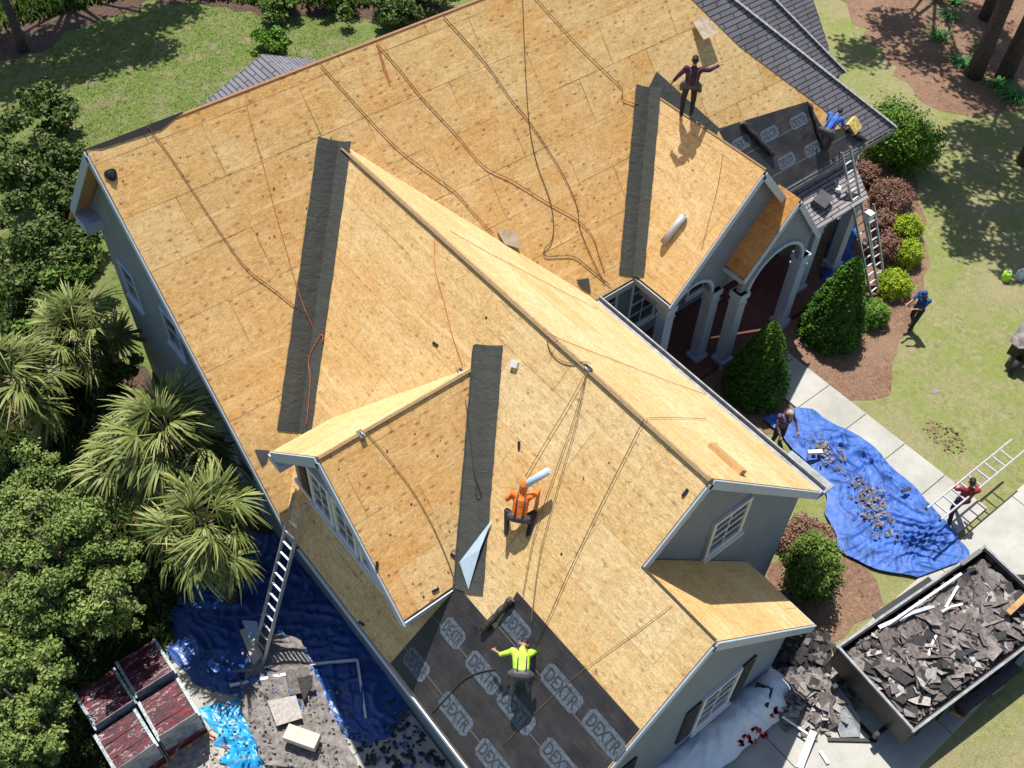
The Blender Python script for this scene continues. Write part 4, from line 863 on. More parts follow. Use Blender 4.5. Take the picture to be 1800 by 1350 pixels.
# ------------------------------------------------------------------ trailer full of torn-off shingles
TU = Vector((.9945, -.105, 0)); TV = Vector((-.105, -.9945, 0)); TO = on(1473, 1137, 1.5); TO.z = 0; TL, TW_ = 5.1, 2.36
def tp(u, v, z): return TU * u + TV * v + Vector((0, 0, z))
tr = empty('dump_trailer', TO, 0, 'black dump trailer heaped with torn-off shingles on the driveway', 'trailer'); tax = (TU, TV, Vector((0, 0, 1)))
mb = MB(); mb.box(tp(TL / 2, TW_ / 2, .72), (TL, TW_, .1), tax); mb.build('bed', MATS['black'], tr)
for nm, c, d in (('side_panel', tp(TL / 2, .03, 1.12), (TL, .06, .74)), ('side_panel', tp(TL / 2, TW_ - .03, 1.12), (TL, .06, .74)), ('tailgate', tp(.03, TW_ / 2, 1.12), (.06, TW_ - .13, .72)), ('front_panel', tp(TL - .03, TW_ / 2, 1.12), (.06, TW_ - .13, .72))):
    mb = MB(); mb.box(c, d, tax)
    if d[0] > 1:
        for i in range(8): mb.box(c + TU * (-TL / 2 + .4 + i * .68) + TV * (.05 if c.dot(TV) > 1 else -.05), (.06, .05, .7), tax)
    mb.build(nm, MATS['black'], tr)
for c, d in ((tp(TL / 2, .0, 1.5), (TL + .1, .06, .06)), (tp(TL / 2, TW_, 1.5), (TL + .1, .06, .06)), (tp(0, TW_ / 2, 1.505), (.06, TW_ - .07, .06)), (tp(TL, TW_ / 2, 1.505), (.06, TW_ - .07, .06))):
    mb = MB(); mb.box(c, d, tax); mb.build('top_rail', MATS['gutter'], tr)
for v in (-.16, TW_ + .16):
    for u in (2.3, 3.15):
        w = MB(); c = tp(u, v, .38); w.tube([c - TV * .11, c + TV * .11], .37, 20); wo = w.build('wheel', MATS['rubber'], tr)
        w = MB(); w.tube([c - TV * .12, c + TV * .12], .19, 12); w.build('rim', MATS['alu'], wo)
    mb = MB(); mb.box(tp(2.72, v, .82), (2.0, .3, .05), tax); mb.build('fender', MATS['black'], tr)
for v in (.5, TW_ - .5):
    mb = MB(); mb.bar(tp(-.3, v, .5), tp(TL + .2, v, .5), .1, .18); mb.build('frame_beam', MATS['black'], tr)
mb = MB(); mb.bar(tp(TL, .3, .5), tp(TL + 1.3, TW_ / 2, .5), .1, .12); mb.build('drawbar', MATS['black'], tr)
heap = MB(); R2 = random.Random(5); nu, nv = 46, 20
hz = lambda u, v: 1.14 + .26 * math.sin(math.pi * min(1, max(0, u / TL))) * math.sin(math.pi * v / TW_) + .16 * noise.noise(Vector((u * 1.7, v * 1.9, 2))) + .10 * noise.noise(Vector((u * 5, v * 5, 7)))
G = [[tp(.1 + (TL - .2) * i / nu, .1 + (TW_ - .2) * j / nv, hz(TL * i / nu, TW_ * j / nv)) + TO for j in range(nv + 1)] for i in range(nu + 1)]
for i in range(nu):
    for j in range(nv): heap.poly([G[i][j], G[i + 1][j], G[i + 1][j + 1], G[i][j + 1]], None, 1)
for _ in range(2300):
    u, v = R2.uniform(.15, TL - .15), R2.uniform(.12, TW_ - .12); p = tp(u, v, hz(u, v) + R2.uniform(.0, .09)) + TO
    n = Vector((R2.gauss(0, .26), R2.gauss(0, .26), 1)).normalized(); a = R2.uniform(0, 6.28); t = n.cross(Vector((math.cos(a), math.sin(a), 0))).normalized(); b_ = n.cross(t)
    s, s2 = (R2.uniform(.04, .17), R2.uniform(.015, .07)) if R2.random() < .72 else (R2.uniform(.2, .5), R2.uniform(.09, .2)); bend = n * R2.uniform(-.06, .05); mg = max(s, s2) * 1.1 + .1; uu = min(max(u, mg), TL - mg); vv = min(max(v, mg), TW_ - mg); p = tp(uu, vv, hz(uu, vv) + R2.uniform(.0, .09)) + TO
    q = [p + t * s + b_ * s2, p + b_ * s2 * R2.uniform(.7, 1.2) + bend, p - t * s + b_ * s2 * R2.uniform(.4, 1), p - t * s * R2.uniform(.6, 1) - b_ * s2, p - b_ * s2 + bend, p + t * s * R2.uniform(.7, 1.1) - b_ * s2]
    mi = R2.choice([0, 0, 0, 1, 1, 1, 1, 2, 2, 3]); heap.poly([q[0], q[1], q[4], q[5]], None, mi); heap.poly([q[1], q[2], q[3], q[4]], None, mi)
MATS['torn1'] = plain('torn_dark', (.026, .024, .025), .85, .6, 14); MATS['torn2'] = plain('torn_brown_grey', (.125, .105, .10), .9, .55, 12)
MATS['torn3'] = plain('torn_grey', (.19, .17, .16), .95, .55, 5); MATS['torn4'] = plain('torn_pale', (.36, .33, .31), .9, .3, 12)
tag(heap.build('shingle_debris', [MATS['torn1'], MATS['torn2'], MATS['torn3'], MATS['torn4']]), 'heap of torn dark grey shingles filling the trailer', 'debris', kind='stuff')
def strip_(label, pts, w, mt, name='metal_strip', h=.02, cat='metal strip'):
    mb = MB()
    for i in range(len(pts) - 1): mb.bar(pts[i], pts[i + 1], w, h)
    return tag(mb.build(name, MATS[mt]), label, cat)
def tq(px, py, z): return on(px, py, z - .22)
strip_('long bent aluminium gutter lying along the trailer left side', [tq(1545, 1103, 1.75), tq(1600, 1078, 1.78), tq(1652, 1062, 1.74)], .09, 'alu')
strip_('white metal strip along the trailer upper rim', [tq(1560, 1098, 1.84), tq(1690, 1008, 1.84)], .06, 'whiteplastic')
strip_('bent white strip standing in the middle of the debris', [tq(1632, 1152, 1.72), tq(1640, 1128, 1.75), tq(1648, 1112, 1.72)], .06, 'whiteplastic')
strip_('crooked pale strip near the trailer far end', [tq(1662, 1068, 1.75), tq(1678, 1040, 1.78), tq(1684, 1030, 1.78)], .06, 'whiteplastic')
strip_('short bright strip at the trailer right part', [tq(1655, 1075, 1.8), tq(1672, 1066, 1.8), tq(1692, 1062, 1.8)], .05, 'whiteplastic')
strip_('wooden post leaning against the trailer far side', [on(1772, 1078, 1.6), on(1812, 1040, 1.9)], .14, 'wood', 'timber_post', .1, 'timber')
strip_('short timber under the trailer near the grass', [on(1672, 1248, .1), on(1698, 1262, .1)], .12, 'wood', 'timber_block', .12, 'timber')
strip_('dark raised flap at the trailer upper corner', [on(1690, 992, 1.7), on(1724, 967, 1.9)], .1, 'black', 'hinged_bar', .05, 'bar')
def quadplate(name, label, cat, px, z, mt, t=.03):
    P = [on(a, b, zz) for (a, b), zz in zip(px, z)]; n = (P[1] - P[0]).cross(P[2] - P[0]).normalized(); n = n if n.z > 0 else -n; mb = MB(); lo = [p - n * t for p in P]
    mb.poly(P); mb.poly(list(reversed(lo)))
    for i in range(len(P)): j = (i + 1) % len(P); mb.poly([P[j], P[i], lo[i], lo[j]])
    o = mb.build(name, MATS[mt]); bm = bmesh.new(); bm.from_mesh(o.data); bmesh.ops.recalc_face_normals(bm, faces=bm.faces); bm.to_mesh(o.data); bm.free(); return tag(o, label, cat)
quadplate('sheet_panel', 'pale grey sheet leaning on the ground beside the trailer tailgate', 'panel', ((1448, 1215), (1475, 1208), (1512, 1262), (1512, 1295), (1478, 1296)), (.3, .35, .3, .12, .12), 'gutter')
strip_('dark angle frame lying below the pale sheet', [on(1455, 1300, .08), on(1540, 1302, .08), on(1480, 1240, .1)], .08, 'black', 'angle_frame', .06, 'frame')
strip_('long white strip pointing at the picture bottom beside the scrap heap', [on(1430, 1285, .3), on(1405, 1350, .15)], .16, 'whiteplastic')
strip_('short white strip below the dark frame', [on(1442, 1320, .1), on(1456, 1342, .1)], .08, 'whiteplastic')
def mound(name, label, c, rx, ry, h, npieces, seed, mats=('torn1', 'torn2', 'torn3', 'torn4'), size=.14, rot=0):
    mb = MB(); R_ = random.Random(seed); c = Vector(c); nu, nv = 20, 28; cr, sr = math.cos(rot), math.sin(rot)
    hh = lambda x, y: h * max(0, 1 - (x * x + y * y)) ** .8 * (1 + .5 * noise.noise(Vector((x * 3 + seed, y * 3, 0))))
    W2 = lambda x, y, z: c + Vector((x * rx * cr - y * ry * sr, x * rx * sr + y * ry * cr, z))
    for i in range(nu):
        for j in range(nv):
            q = []
            for a, b in ((i, j), (i + 1, j), (i + 1, j + 1), (i, j + 1)):
                r = a / nu; t = 2 * math.pi * b / nv; x, y = r * math.cos(t), r * math.sin(t); q.append(W2(x, y, hh(x, y)))
            mb.poly(q)
    for _ in range(npieces):
        r = math.sqrt(R_.random()) * 1.12; t = R_.uniform(0, 6.28); x, y = r * math.cos(t), r * math.sin(t); p = W2(x, y, hh(x, y) + R_.uniform(.01, .08))
        n = Vector((R_.gauss(0, .4), R_.gauss(0, .4), 1)).normalized(); a = R_.uniform(0, 6.28); tt = n.cross(Vector((math.cos(a), math.sin(a), 0))).normalized(); b_ = n.cross(tt); s, s2 = size * R_.uniform(.3, 1.3), size * R_.uniform(.2, .8)
        mb.poly([p + tt * s + b_ * s2, p - tt * s + b_ * s2 * .7, p - tt * s * .8 - b_ * s2, p + tt * s * .9 - b_ * s2], None, R_.randrange(len(mats)))
    return tag(mb.build(name, [MATS[m] for m in mats]), label, 'debris', kind='stuff')
mound('scrap_heap', 'heap of pale torn roofing between the white tarp and the trailer', on(1422, 1230, 'g'), .7, 1.05, .32, 240, 11, ('torn3', 'torn2', 'torn3', 'torn4'), size=.24, rot=.9)
mound('scrap_heap', 'dark heap of felt and shingles behind the pale heap', on(1405, 1160, 'g'), .9, .8, .3, 160, 12, ('torn1', 'black', 'torn1', 'torn2'))
strip_('thin crossbar of scrap beside the pale heap', [on(1375, 1260, .3), on(1420, 1290, .3)], .05, 'alu')

# ------------------------------------------------------------------ tarps
def ruled(name, label, cat, e1, e2, nu, nv, amp, mt, z0=.05, freq=1.1, seed=0, kind=None, arch=0):
    A = smooth([on(a, b, 'g') for a, b in e1], 6); B = smooth([on(a, b, 'g') for a, b in e2], 6)
    def samp(P, t):
        x = t * (len(P) - 1); i = min(int(x), len(P) - 2); return P[i].lerp(P[i + 1], x - i)
    mb = MB(); G = []
    for i in range(nu + 1):
        a = samp(A, i / nu); b = samp(B, i / nu); d = (b - a).normalized(); row = []
        wa = .22 * noise.noise(Vector((i * 9 / nu, seed, 1))); wb = .22 * noise.noise(Vector((i * 9 / nu, seed, 9)))
        a = a + d * wa; b = b + d * wb
        for j in range(nv + 1):
            p = a.lerp(b, j / nv); q = Vector((p.x * freq, p.y * freq * 1.2, seed))
            wv = noise.noise_vector(Vector((p.x * .6, p.y * .6, seed))); u_ = (p.x * .55 + p.y * .83) + wv.x * .9; w_ = (p.x * .83 - p.y * .55) + wv.y * .9
            r1 = 1 - abs(noise.noise(Vector((u_ * 2.3 * freq, w_ * .55 * freq, seed + 3)))) * 2.6; r2 = 1 - abs(noise.noise(Vector((u_ * .8 * freq + 4, w_ * 2.9 * freq, seed)))) * 3.0; msk_ = .35 + .65 * max(0, min(1, .5 + 1.6 * noise.noise(Vector((p.x * .9, p.y * .9, seed + 7))))); r3 = noise.noise(q * 6) * 1.2
            e = min(1, 4 * min(j / nv, 1 - j / nv, i / nu, 1 - i / nu) + .12)
            row.append(Vector((p.x, p.y, z0 + amp * e * (max(0, r1) ** 3 * .8 * msk_ + max(0, r2) ** 3 * .7 * msk_ + r3 * .13 + .2) + arch * math.sin(math.pi * j / nv) * math.sin(math.pi * min(1, i / nu * 1.0)))))
        G.append(row)
    for i in range(nu):
        for j in range(nv): mb.poly([G[i][j], G[i + 1][j], G[i + 1][j + 1], G[i][j + 1]], None, 0, False)
    o = mb.build(name, MATS[mt])
    bm = bmesh.new(); bm.from_mesh(o.data); bmesh.ops.remove_doubles(bm, verts=bm.verts, dist=1e-5); bmesh.ops.recalc_face_normals(bm, faces=bm.faces)
    for f in bm.faces: f.smooth = True
    bm.to_mesh(o.data); bm.free()
    if sum(p.normal.z for p in o.data.polygons) < 0: o.data.flip_normals()
    return tag(o, label, cat, kind=kind)
tR = ruled('tarp', 'rumpled blue tarp spread over the front walkway', 'tarp', ((1340, 738), (1395, 792), (1440, 850), (1455, 905), (1470, 960), (1530, 1000), (1610, 1018)), ((1400, 720), (1470, 748), (1545, 800), (1612, 868), (1655, 915), (1688, 950), (1700, 985)), 190, 100, .22, 'tarp', .10, 1.1, 3)
ruled('tarp', 'blue tarp under the left ladder, coloured darker for the shade there', 'tarp', ((410, 930), (350, 1010), (300, 1085), (305, 1150), (345, 1205), (430, 1225)), ((560, 960), (620, 1060), (680, 1150), (720, 1230), (690, 1290), (640, 1310)), 130, 100, .22, 'tarp_shaded', .06, 1.2, 5)
ruled('tarp', 'bright light blue plastic sheet beside the shingle pallets', 'tarp', ((345, 1248), (375, 1285), (395, 1330), (405, 1372)), ((440, 1225), (478, 1262), (470, 1310), (470, 1372)), 50, 40, .16, 'tarp_light', .06, 1.6, 8)
ruled('plastic_strip', 'narrow light blue strip of plastic above the white carton', 'strip', ((486, 1196), (492, 1240), (510, 1290)), ((498, 1196), (506, 1240), (520, 1290)), 24, 6, .08, 'tarp_light', .09, 1.6, 9)
ruled('tarp', 'blue tarp lying along the left house wall, coloured darker for the wall shade', 'tarp', ((215, 490), (238, 550), (280, 625), (325, 695)), ((262, 480), (312, 570), (362, 650), (400, 710)), 90, 34, .3, 'tarp_shaded', .25, 1.3, 13)
ruled('tarp', 'dark blue tarp on the ground beside the side porch under the ladder', 'tarp', ((1478, 375), (1458, 430), (1440, 500)), ((1505, 375), (1500, 430), (1495, 480)), 50, 26, .2, 'tarp_shaded', .1, 1.3, 31)
ruled('tarp', 'white tarp bundled along the front wall with red marks at its edge', 'tarp', ((1135, 1368), (1200, 1290), (1290, 1215), (1345, 1170)), ((1250, 1368), (1330, 1300), (1385, 1248), (1398, 1200)), 70, 36, .09, 'tarp_white', .12, .8, 17, arch=.6)
ruled('torn_paper', 'pale grey torn roofing paper covering the concrete left of the house shadow', 'paper', ((452, 1112), (440, 1165), (425, 1240), (470, 1350)), ((530, 1128), (560, 1200), (600, 1290), (640, 1366)), 70, 40, .08, 'torn3', .2, 2.4, 21)
def red_marks():
    mb = MB(); R_ = random.Random(2)
    for a, b in ((1300, 1290), (1322, 1300), (1340, 1292), (1358, 1248), (1362, 1255), (1310, 1305), (1330, 1282)):
        for _ in range(5):
            p = on(a + R_.uniform(-8, 8), b + R_.uniform(-5, 5), .42); t = Vector((R_.uniform(-1, 1), R_.uniform(-1, 1), 0)).normalized() * .09; n = Vector((-t.y, t.x, 0)) * .5
            mb.poly([p - t, p + n, p + t, p - n])
    return tag(mb.build('tape_scrap', plain('red_tape', (.50, .04, .05), .5)), 'torn red tape scraps along the white tarp edge', 'debris', kind='stuff')
red_marks()
block('black_bag', 'black bag lying at the head of the white tarp by the wall', 'bag', on(1338, 1225, .5), (.5, .4, .35), X, (0, 0, 1), 'black', .5, -.2)
# shingle bits on the right tarp
R3 = random.Random(8); P_ = []
for _ in range(300):
    t = R3.random(); c = Vector(on(1440, 790, 'g')).lerp(on(1470, 820, 'g'), t) if R3.random() < .3 else Vector(on(1515, 860, 'g')).lerp(on(1540, 935, 'g'), t); p = c + Vector((R3.gauss(0, .2), R3.gauss(0, .26), .24 + R3.random() * .05)); P_.append((p, (R3.gauss(0, .3), R3.gauss(0, .3), 1)))
tag(chips('roofing_debris', '', '', P_, .05, ['torn3', 'torn3', 'torn2'], .01, 4), 'grey shingle grit and scraps scattered on the blue tarp', 'debris', kind='stuff')
block('white_bracket', 'white plastic bracket lying on the blue tarp', 'bracket', on(1432, 796, .38), (.42, .12, .08), X, (0, 0, 1), 'whiteplastic', -.6)
block('hand_tool', 'small black tool on the blue tarp beside the ladder', 'tool', on(1592, 862, .34), (.3, .08, .06), X, (0, 0, 1), 'black', -.3)
P_ = []
for _ in range(420):
    a, b = R3.uniform(560, 780), R3.uniform(1180, 1352); q_ = on(a, b, .05)
    if q_.x < .3 and q_.y > -14: P_.append((q_ + Vector((0, 0, R3.random() * .05)), (R3.gauss(0, .3), R3.gauss(0, .3), 1)))
tag(chips('roofing_debris', '', '', P_, .07, ['torn1', 'black', 'torn1', 'tarp_shaded'], .01, 16), 'black shingle litter in the shade under the wing eave', 'debris', kind='stuff')
P_ = []
for _ in range(300):
    a, b = R3.uniform(350, 620), R3.uniform(1190, 1350); P_.append((on(a, b, .36), (R3.gauss(0, .3), R3.gauss(0, .3), 1)))
tag(chips('roofing_debris', '', '', P_, .035, ['torn2', 'torn3', 'torn1', 'torn2'], .01, 6), 'torn shingle scraps littering the concrete by the left ladder', 'debris', kind='stuff')
quadplate('felt_sheet', 'flat dark felt sheet lying right of the left ladder foot', 'sheet', ((500, 1178), (540, 1172), (556, 1212), (512, 1222)), (.4, .4, .4, .4), 'torn2', .015)
quadplate('felt_sheet', 'pale flat roofing sheet lying above the white carton', 'sheet', ((470, 1232), (520, 1222), (532, 1262), (486, 1276)), (.4, .4, .42, .4), 'torn4', .015)
quadplate('felt_sheet', 'crooked black felt piece near the house shadow edge', 'sheet', ((522, 1192), (550, 1186), (548, 1206), (534, 1232)), (.44, .44, .44, .43), 'torn1', .015)
block('carton', 'white cardboard carton lying on the concrete at the picture bottom', 'box', on(532, 1300, .38), (.78, .34, .22), X, (0, 0, 1), 'cardboard', -1.0)
strip_('white gutter length lying level beside the left ladder', [on(404, 1205, .22), on(505, 1185, .22)], .07, 'whiteplastic', 'gutter_length', .05, 'gutter')
strip_('grey gutter length just above the white one', [on(412, 1180, .2), on(492, 1176, .2)], .07, 'gutter', 'gutter_length', .05, 'gutter')
strip_('bent white downspout piece in the house shade', [on(545, 1168, .2), on(628, 1160, .25), on(643, 1262, .2)], .06, 'whiteplastic', 'downspout', .05, 'downspout')
quadplate('shingle_bundle', 'opened shingle bundle with red and white wrapper at the left ladder foot', 'bundle', ((421, 1108), (436, 1102), (462, 1150), (445, 1168)), (.4, .4, .35, .35), 'wrap' if 'wrap' in MATS else 'cardboard', .25)
quadplate('plastic_sheet', 'folded pale blue sheet beside the left ladder foot', 'sheet', ((425, 1090), (452, 1092), (455, 1120), (440, 1130)), (.4, .42, .4, .38), 'blueroll', .06)
rope('extension_cord', 'tangled orange extension cord beside the shingle pallets', 'cord', [(a, b, .06) for a, b in ((352, 1272), (366, 1290), (385, 1300), (405, 1318), (392, 1306), (372, 1300), (356, 1282), (376, 1296), (410, 1330))], 'rope_red', .014, off=.02)

# ------------------------------------------------------------------ shingle pallets
def wrap_():
    mt, n, b = mat('shingle_wrapper', .6, .2); v = coords(n, 'UV', scale=(1, 1, 1)); vo = coords(n, 'Object')
    oi = N(n, 'ShaderNodeObjectInfo'); s = N(n, 'ShaderNodeSeparateXYZ'); n.links.new(v, s.inputs[0])
    gp_ = N(n, 'ShaderNodeNewGeometry'); mp_ = N(n, 'ShaderNodeMapping'); mp_.inputs['Scale'].default_value = (1, 3.2, 1); n.links.new(gp_.outputs['Position'], mp_.inputs[0]); f = mth(n, 'ADD', mth(n, 'MULTIPLY', mth(n, 'SUBTRACT', noise_(n, mp_.outputs[0], 2.6, 3, .6, 1.2), .5), 3.0), .45)
    c = ramp(n, f, [(.05, (.14, .006, .018)), (.18, (.012, .014, .016)), (.36, (.025, .03, .03)), (.40, (.20, .008, .022)), (.48, (.24, .02, .04)), (.52, (.012, .016, .016)), (.66, (.03, .035, .04)), (.70, (.22, .03, .06)), (.78, (.5, .42, .44)), (.84, (.02, .02, .02))])
    n.links.new(c, b.inputs['Base Color']); return mt
MATS['wrap'] = wrap_()
def pallet(c, rot, label, layers=9):
    e_ = empty('shingle_pallet', c, rot, label, 'pallet', 'wrapped shingle pallets')
    for x in (-.42, 0, .42): mb = MB(); mb.box((x, 0, .05), (.09, 1.12, .09)); mb.build('runner', MATS['wood'], e_)
    for i in range(6): mb = MB(); mb.box((0, -.5 + i * .2, .105), (.98, .12, .02)); mb.build('deck_board', MATS['wood'], e_)
    R_ = random.Random(int(abs(c[0] * 100 + c[1] * 37)))
    for l in range(layers):
        for k in range(3):
            mb = MB(); mb.box((0, 0, 0), (.9, .345, .10)); o = mb.build('bundle', MATS['wrap'], e_); o.location = (R_.uniform(-.015, .015), -.36 + k * .36 + R_.uniform(-.01, .01), .17 + l * .107); o.rotation_euler = (R_.uniform(-.02, .02), R_.uniform(-.015, .015), R_.uniform(-.03, .03))
    for s in (-1, 1):
        mb = MB(); mb.box((s * .47, 0, .12 + layers * .107), (.07, 1.1, .04)); mb.box((s * .49, 0, .08 + layers * .107 / 2), (.012, 1.09, layers * .107 - .05)); mb.build('edge_wrap', MATS['stretch'], e_)
    mb = MB(); mb.box((0, -.56, .35 + .12 + layers * .05), (.92, .012, layers * .09)); mb.build('edge_wrap', MATS['stretch2'], e_)
    return e_
MATS['stretch'] = plain('stretch_wrap', (.30, .36, .37), .2, .7, 18); MATS['stretch2'] = plain('stretch_wrap_front', (.17, .20, .24), .2, .5, 5)
pallet((-5.02, -6.12, .01), .03, 'left rear pallet of wrapped red and black shingle bundles'); pallet((-5.08, -7.3, .01), .02, 'left front pallet of wrapped red and black shingle bundles')
pallet((-3.98, -6.0, .01), 0, 'right rear pallet of wrapped red and black shingle bundles, next to the blue tarp'); pallet((-4.02, -7.22, .01), -.02, 'right front pallet of shingle bundles, with the brightest pink wrappers')

# wheelbarrow-like cart on the lawn, bright jugs, valve lids
ct = empty('debris_cart', on(1792, 632, 'g'), .2, 'dark cart covered by a grey shingled sheet on the lawn', 'cart')
mb = MB(); mb.box((.2, 0, .62), (1.3, .8, .5)); mb.build('tub', MATS['black'], ct)
mb = MB()
for i in range(8):
    for j in range(6):
        f = lambda a, b: Vector((-.55 + 1.5 * a / 8, -.5 + 1.0 * b / 6, .93 + .06 * math.sin(a * 1.7 + b) + .03 * math.cos(b * 2.3)))
        mb.poly([f(i, j), f(i + 1, j), f(i + 1, j + 1), f(i, j + 1)])
mb.build('cover_sheet', MATS['torn3'], ct)
mb = MB(); mb.tube([(-.62, -.08, .25), (-.62, .08, .25)], .25, 16); mb.build('wheel', MATS['rubber'], ct)
for s in (-1, 1): mb = MB(); mb.tube([(-.6, s * .2, .3), (.3, s * .35, .38), (1.3, s * .33, .75)], .022, 6); mb.build('handle', MATS['alu'], ct)
def jug(label, p, mt):
    e_ = empty('water_jug', p, 0, label, 'jug'); mb = MB(); mb.tube([(0, 0, 0), (0, 0, .02), (0, 0, .3), (0, 0, .36)], [.12, .14, .14, .09], 14); mb.build('tank', MATS[mt], e_); mb = MB(); mb.tube([(0, 0, .36), (0, 0, .42)], .06, 10); mb.build('lid', MATS['whiteplastic'], e_)
jug('bright green jug standing in the dappled shade on the lawn', on(1766, 492, 'g'), 'c_lime'); jug('pale blue jug beside the bright green one', on(1790, 490, 'g'), 'blueroll')
block('bucket', 'white and pink paint pail hooked on the right front ladder', 'pail', Vector((20.45, -6.9, 2.5)), (.24, .24, .28), X, (0, 0, 1), 'whiteplastic')
for a, b, lb in ((1643, 689, 'square grey valve lid set in the lawn'),):
    block('valve_lid', lb, 'lid', on(a, b, .0), (.24, .2, .012), X, (0, 0, 1), 'torn3', .3)
mound('bare_patch', 'brown patch of dead leaves on the lawn', on(1660, 768, 'g'), .4, .6, -.03, 110, 15, ('mulch', 'mulch'), .05)

# ------------------------------------------------------------------ plants
def leafmesh(name, blobs, n, size, mt, parent=None, seed=0, shell=.55, aspect=.55, up=.35, clump=.5, cone=False):
    """leaf-sized faces spread through ellipsoids; blobs = (cx,cy,cz, rx,ry,rz)"""
    r = np.random.default_rng(seed); B = np.array(blobs, float); vol = B[:, 3] * B[:, 4] * B[:, 5]; k = r.choice(len(B), n, p=vol ** .67 / (vol ** .67).sum())
    d = r.normal(size=(n, 3)); d /= np.linalg.norm(d, axis=1)[:, None]; rad = (shell + (1 - shell) * r.random(n)) * (1 + .10 * r.normal(size=n))
    # lumps in the outline
    ph = r.uniform(0, 6.28, (len(B), 6)); lump = 1 + .13 * np.sin(4 * d[:, 0] + ph[k, 0]) * np.sin(5 * d[:, 1] + ph[k, 1]) + .10 * np.sin(9 * d[:, 2] + ph[k, 2]) * np.sin(8 * d[:, 0] + ph[k, 3]) + .07 * np.sin(15 * d[:, 1] + ph[k, 4])
    if cone:
        t = r.random(n) ** 1.35; a = r.uniform(0, 2 * np.pi, n); R = np.where(t < .12, .80 + t * 1.6, 1.0) * (1 - t ** 1.15) ** .72; R *= 1 + .06 * np.sin(7 * a + 9 * t) + .05 * np.sin(13 * a - 21 * t) + .07 * r.normal(size=n)
        rr = R * (shell + (1 - shell) * r.random(n)); c = np.stack([B[k, 0] + B[k, 3] * rr * np.cos(a), B[k, 1] + B[k, 4] * rr * np.sin(a), B[k, 2] + B[k, 5] * t], 1); d = np.stack([np.cos(a), np.sin(a), .5 + 0 * a], 1); d /= np.linalg.norm(d, axis=1)[:, None]
    else: c = B[k, :3] + d * B[k, 3:] * (rad * lump)[:, None]
    keep = c[:, 2] > .02; c = c[keep]; d = d[keep]; n = len(c)
    nr = d * .6 + r.normal(size=(n, 3)) * .55 + np.array([0, 0, up]); nr /= np.linalg.norm(nr, axis=1)[:, None]
    t = np.cross(nr, r.normal(size=(n, 3))); t /= np.linalg.norm(t, axis=1)[:, None]; b = np.cross(nr, t); s = size * r.uniform(.55, 1.35, n)[:, None]
    v = np.stack([c - t * s, c + b * s * aspect, c + t * s, c - b * s * aspect], 1).reshape(-1, 3)
    me = bpy.data.meshes.new(name); me.vertices.add(4 * n); me.vertices.foreach_set('co', v.ravel()); me.loops.add(4 * n); me.loops.foreach_set('vertex_index', np.arange(4 * n)); me.polygons.add(n); me.polygons.foreach_set('loop_start', np.arange(0, 4 * n, 4)); me.polygons.foreach_set('loop_total', np.full(n, 4))
    cl = .5 + .5 * np.sin(c[:, 0] * 3.1 + seed) * np.sin(c[:, 1] * 3.7 + 1) * np.sin(c[:, 2] * 4.3 + 2); val = np.clip(clump * cl + (1 - clump) * r.random(n), 0, 1)
    uv = np.repeat(np.stack([val, r.random(n)], 1), 4, 0); ul = me.uv_layers.new(name='UVMap'); me.update(); ul.data.foreach_set('uv', uv.ravel())
    return link(name, me, MATS[mt], parent)
def shrub(label, blobs, n, size, mt, seed, name='shrub', cat='shrub', group=None, cone=False, shell=.55, up=.35, clump=.5, trunk=True, aspect=.55):
    x, y = np.mean([[b[0], b[1]] for b in blobs], 0); e_ = empty(name, (x, y, 0), 0, label, cat, group)
    bl = [(b[0] - x, b[1] - y, *b[2:]) for b in blobs]; leafmesh('foliage', bl, n, size, mt, e_, seed, shell, aspect, up, clump, cone)
    if trunk:
        mb = MB(); top = max(b[2] + (b[5] * .3 if not cone else b[5] * .7) for b in bl)
        mb.tube([(0, 0, -.05), (.03, .02, top * .5), (0, .04, top)], [.07, .05, .02], 7)
        for i in range(5): a = i * 1.26; mb.tube([(0, 0, top * (.2 + .1 * i)), (math.cos(a) * .3 * bl[0][3], math.sin(a) * .3 * bl[0][4], top * (.4 + .1 * i))], [.03, .012], 5)
        mb.build('stem', MATS['bark'], e_)
    return e_
def G_(px, py, z=0): return on(px, py, z)
def scatter_blobs(bl, k, seed, f=.48, spread=.85):
    R_ = random.Random(seed); out = []
    for b in bl:
        for _ in range(k):
            d = Vector((R_.gauss(0, 1), R_.gauss(0, 1), R_.gauss(0, .8))).normalized() * R_.uniform(.35, 1) * spread; s = f * R_.uniform(.55, 1.25)
            out.append((b[0] + d.x * b[3], b[1] + d.y * b[4], max(.15, b[2] + d.z * b[5]), b[3] * s, b[4] * s, b[5] * s * R_.uniform(.6, 1)))
    return out
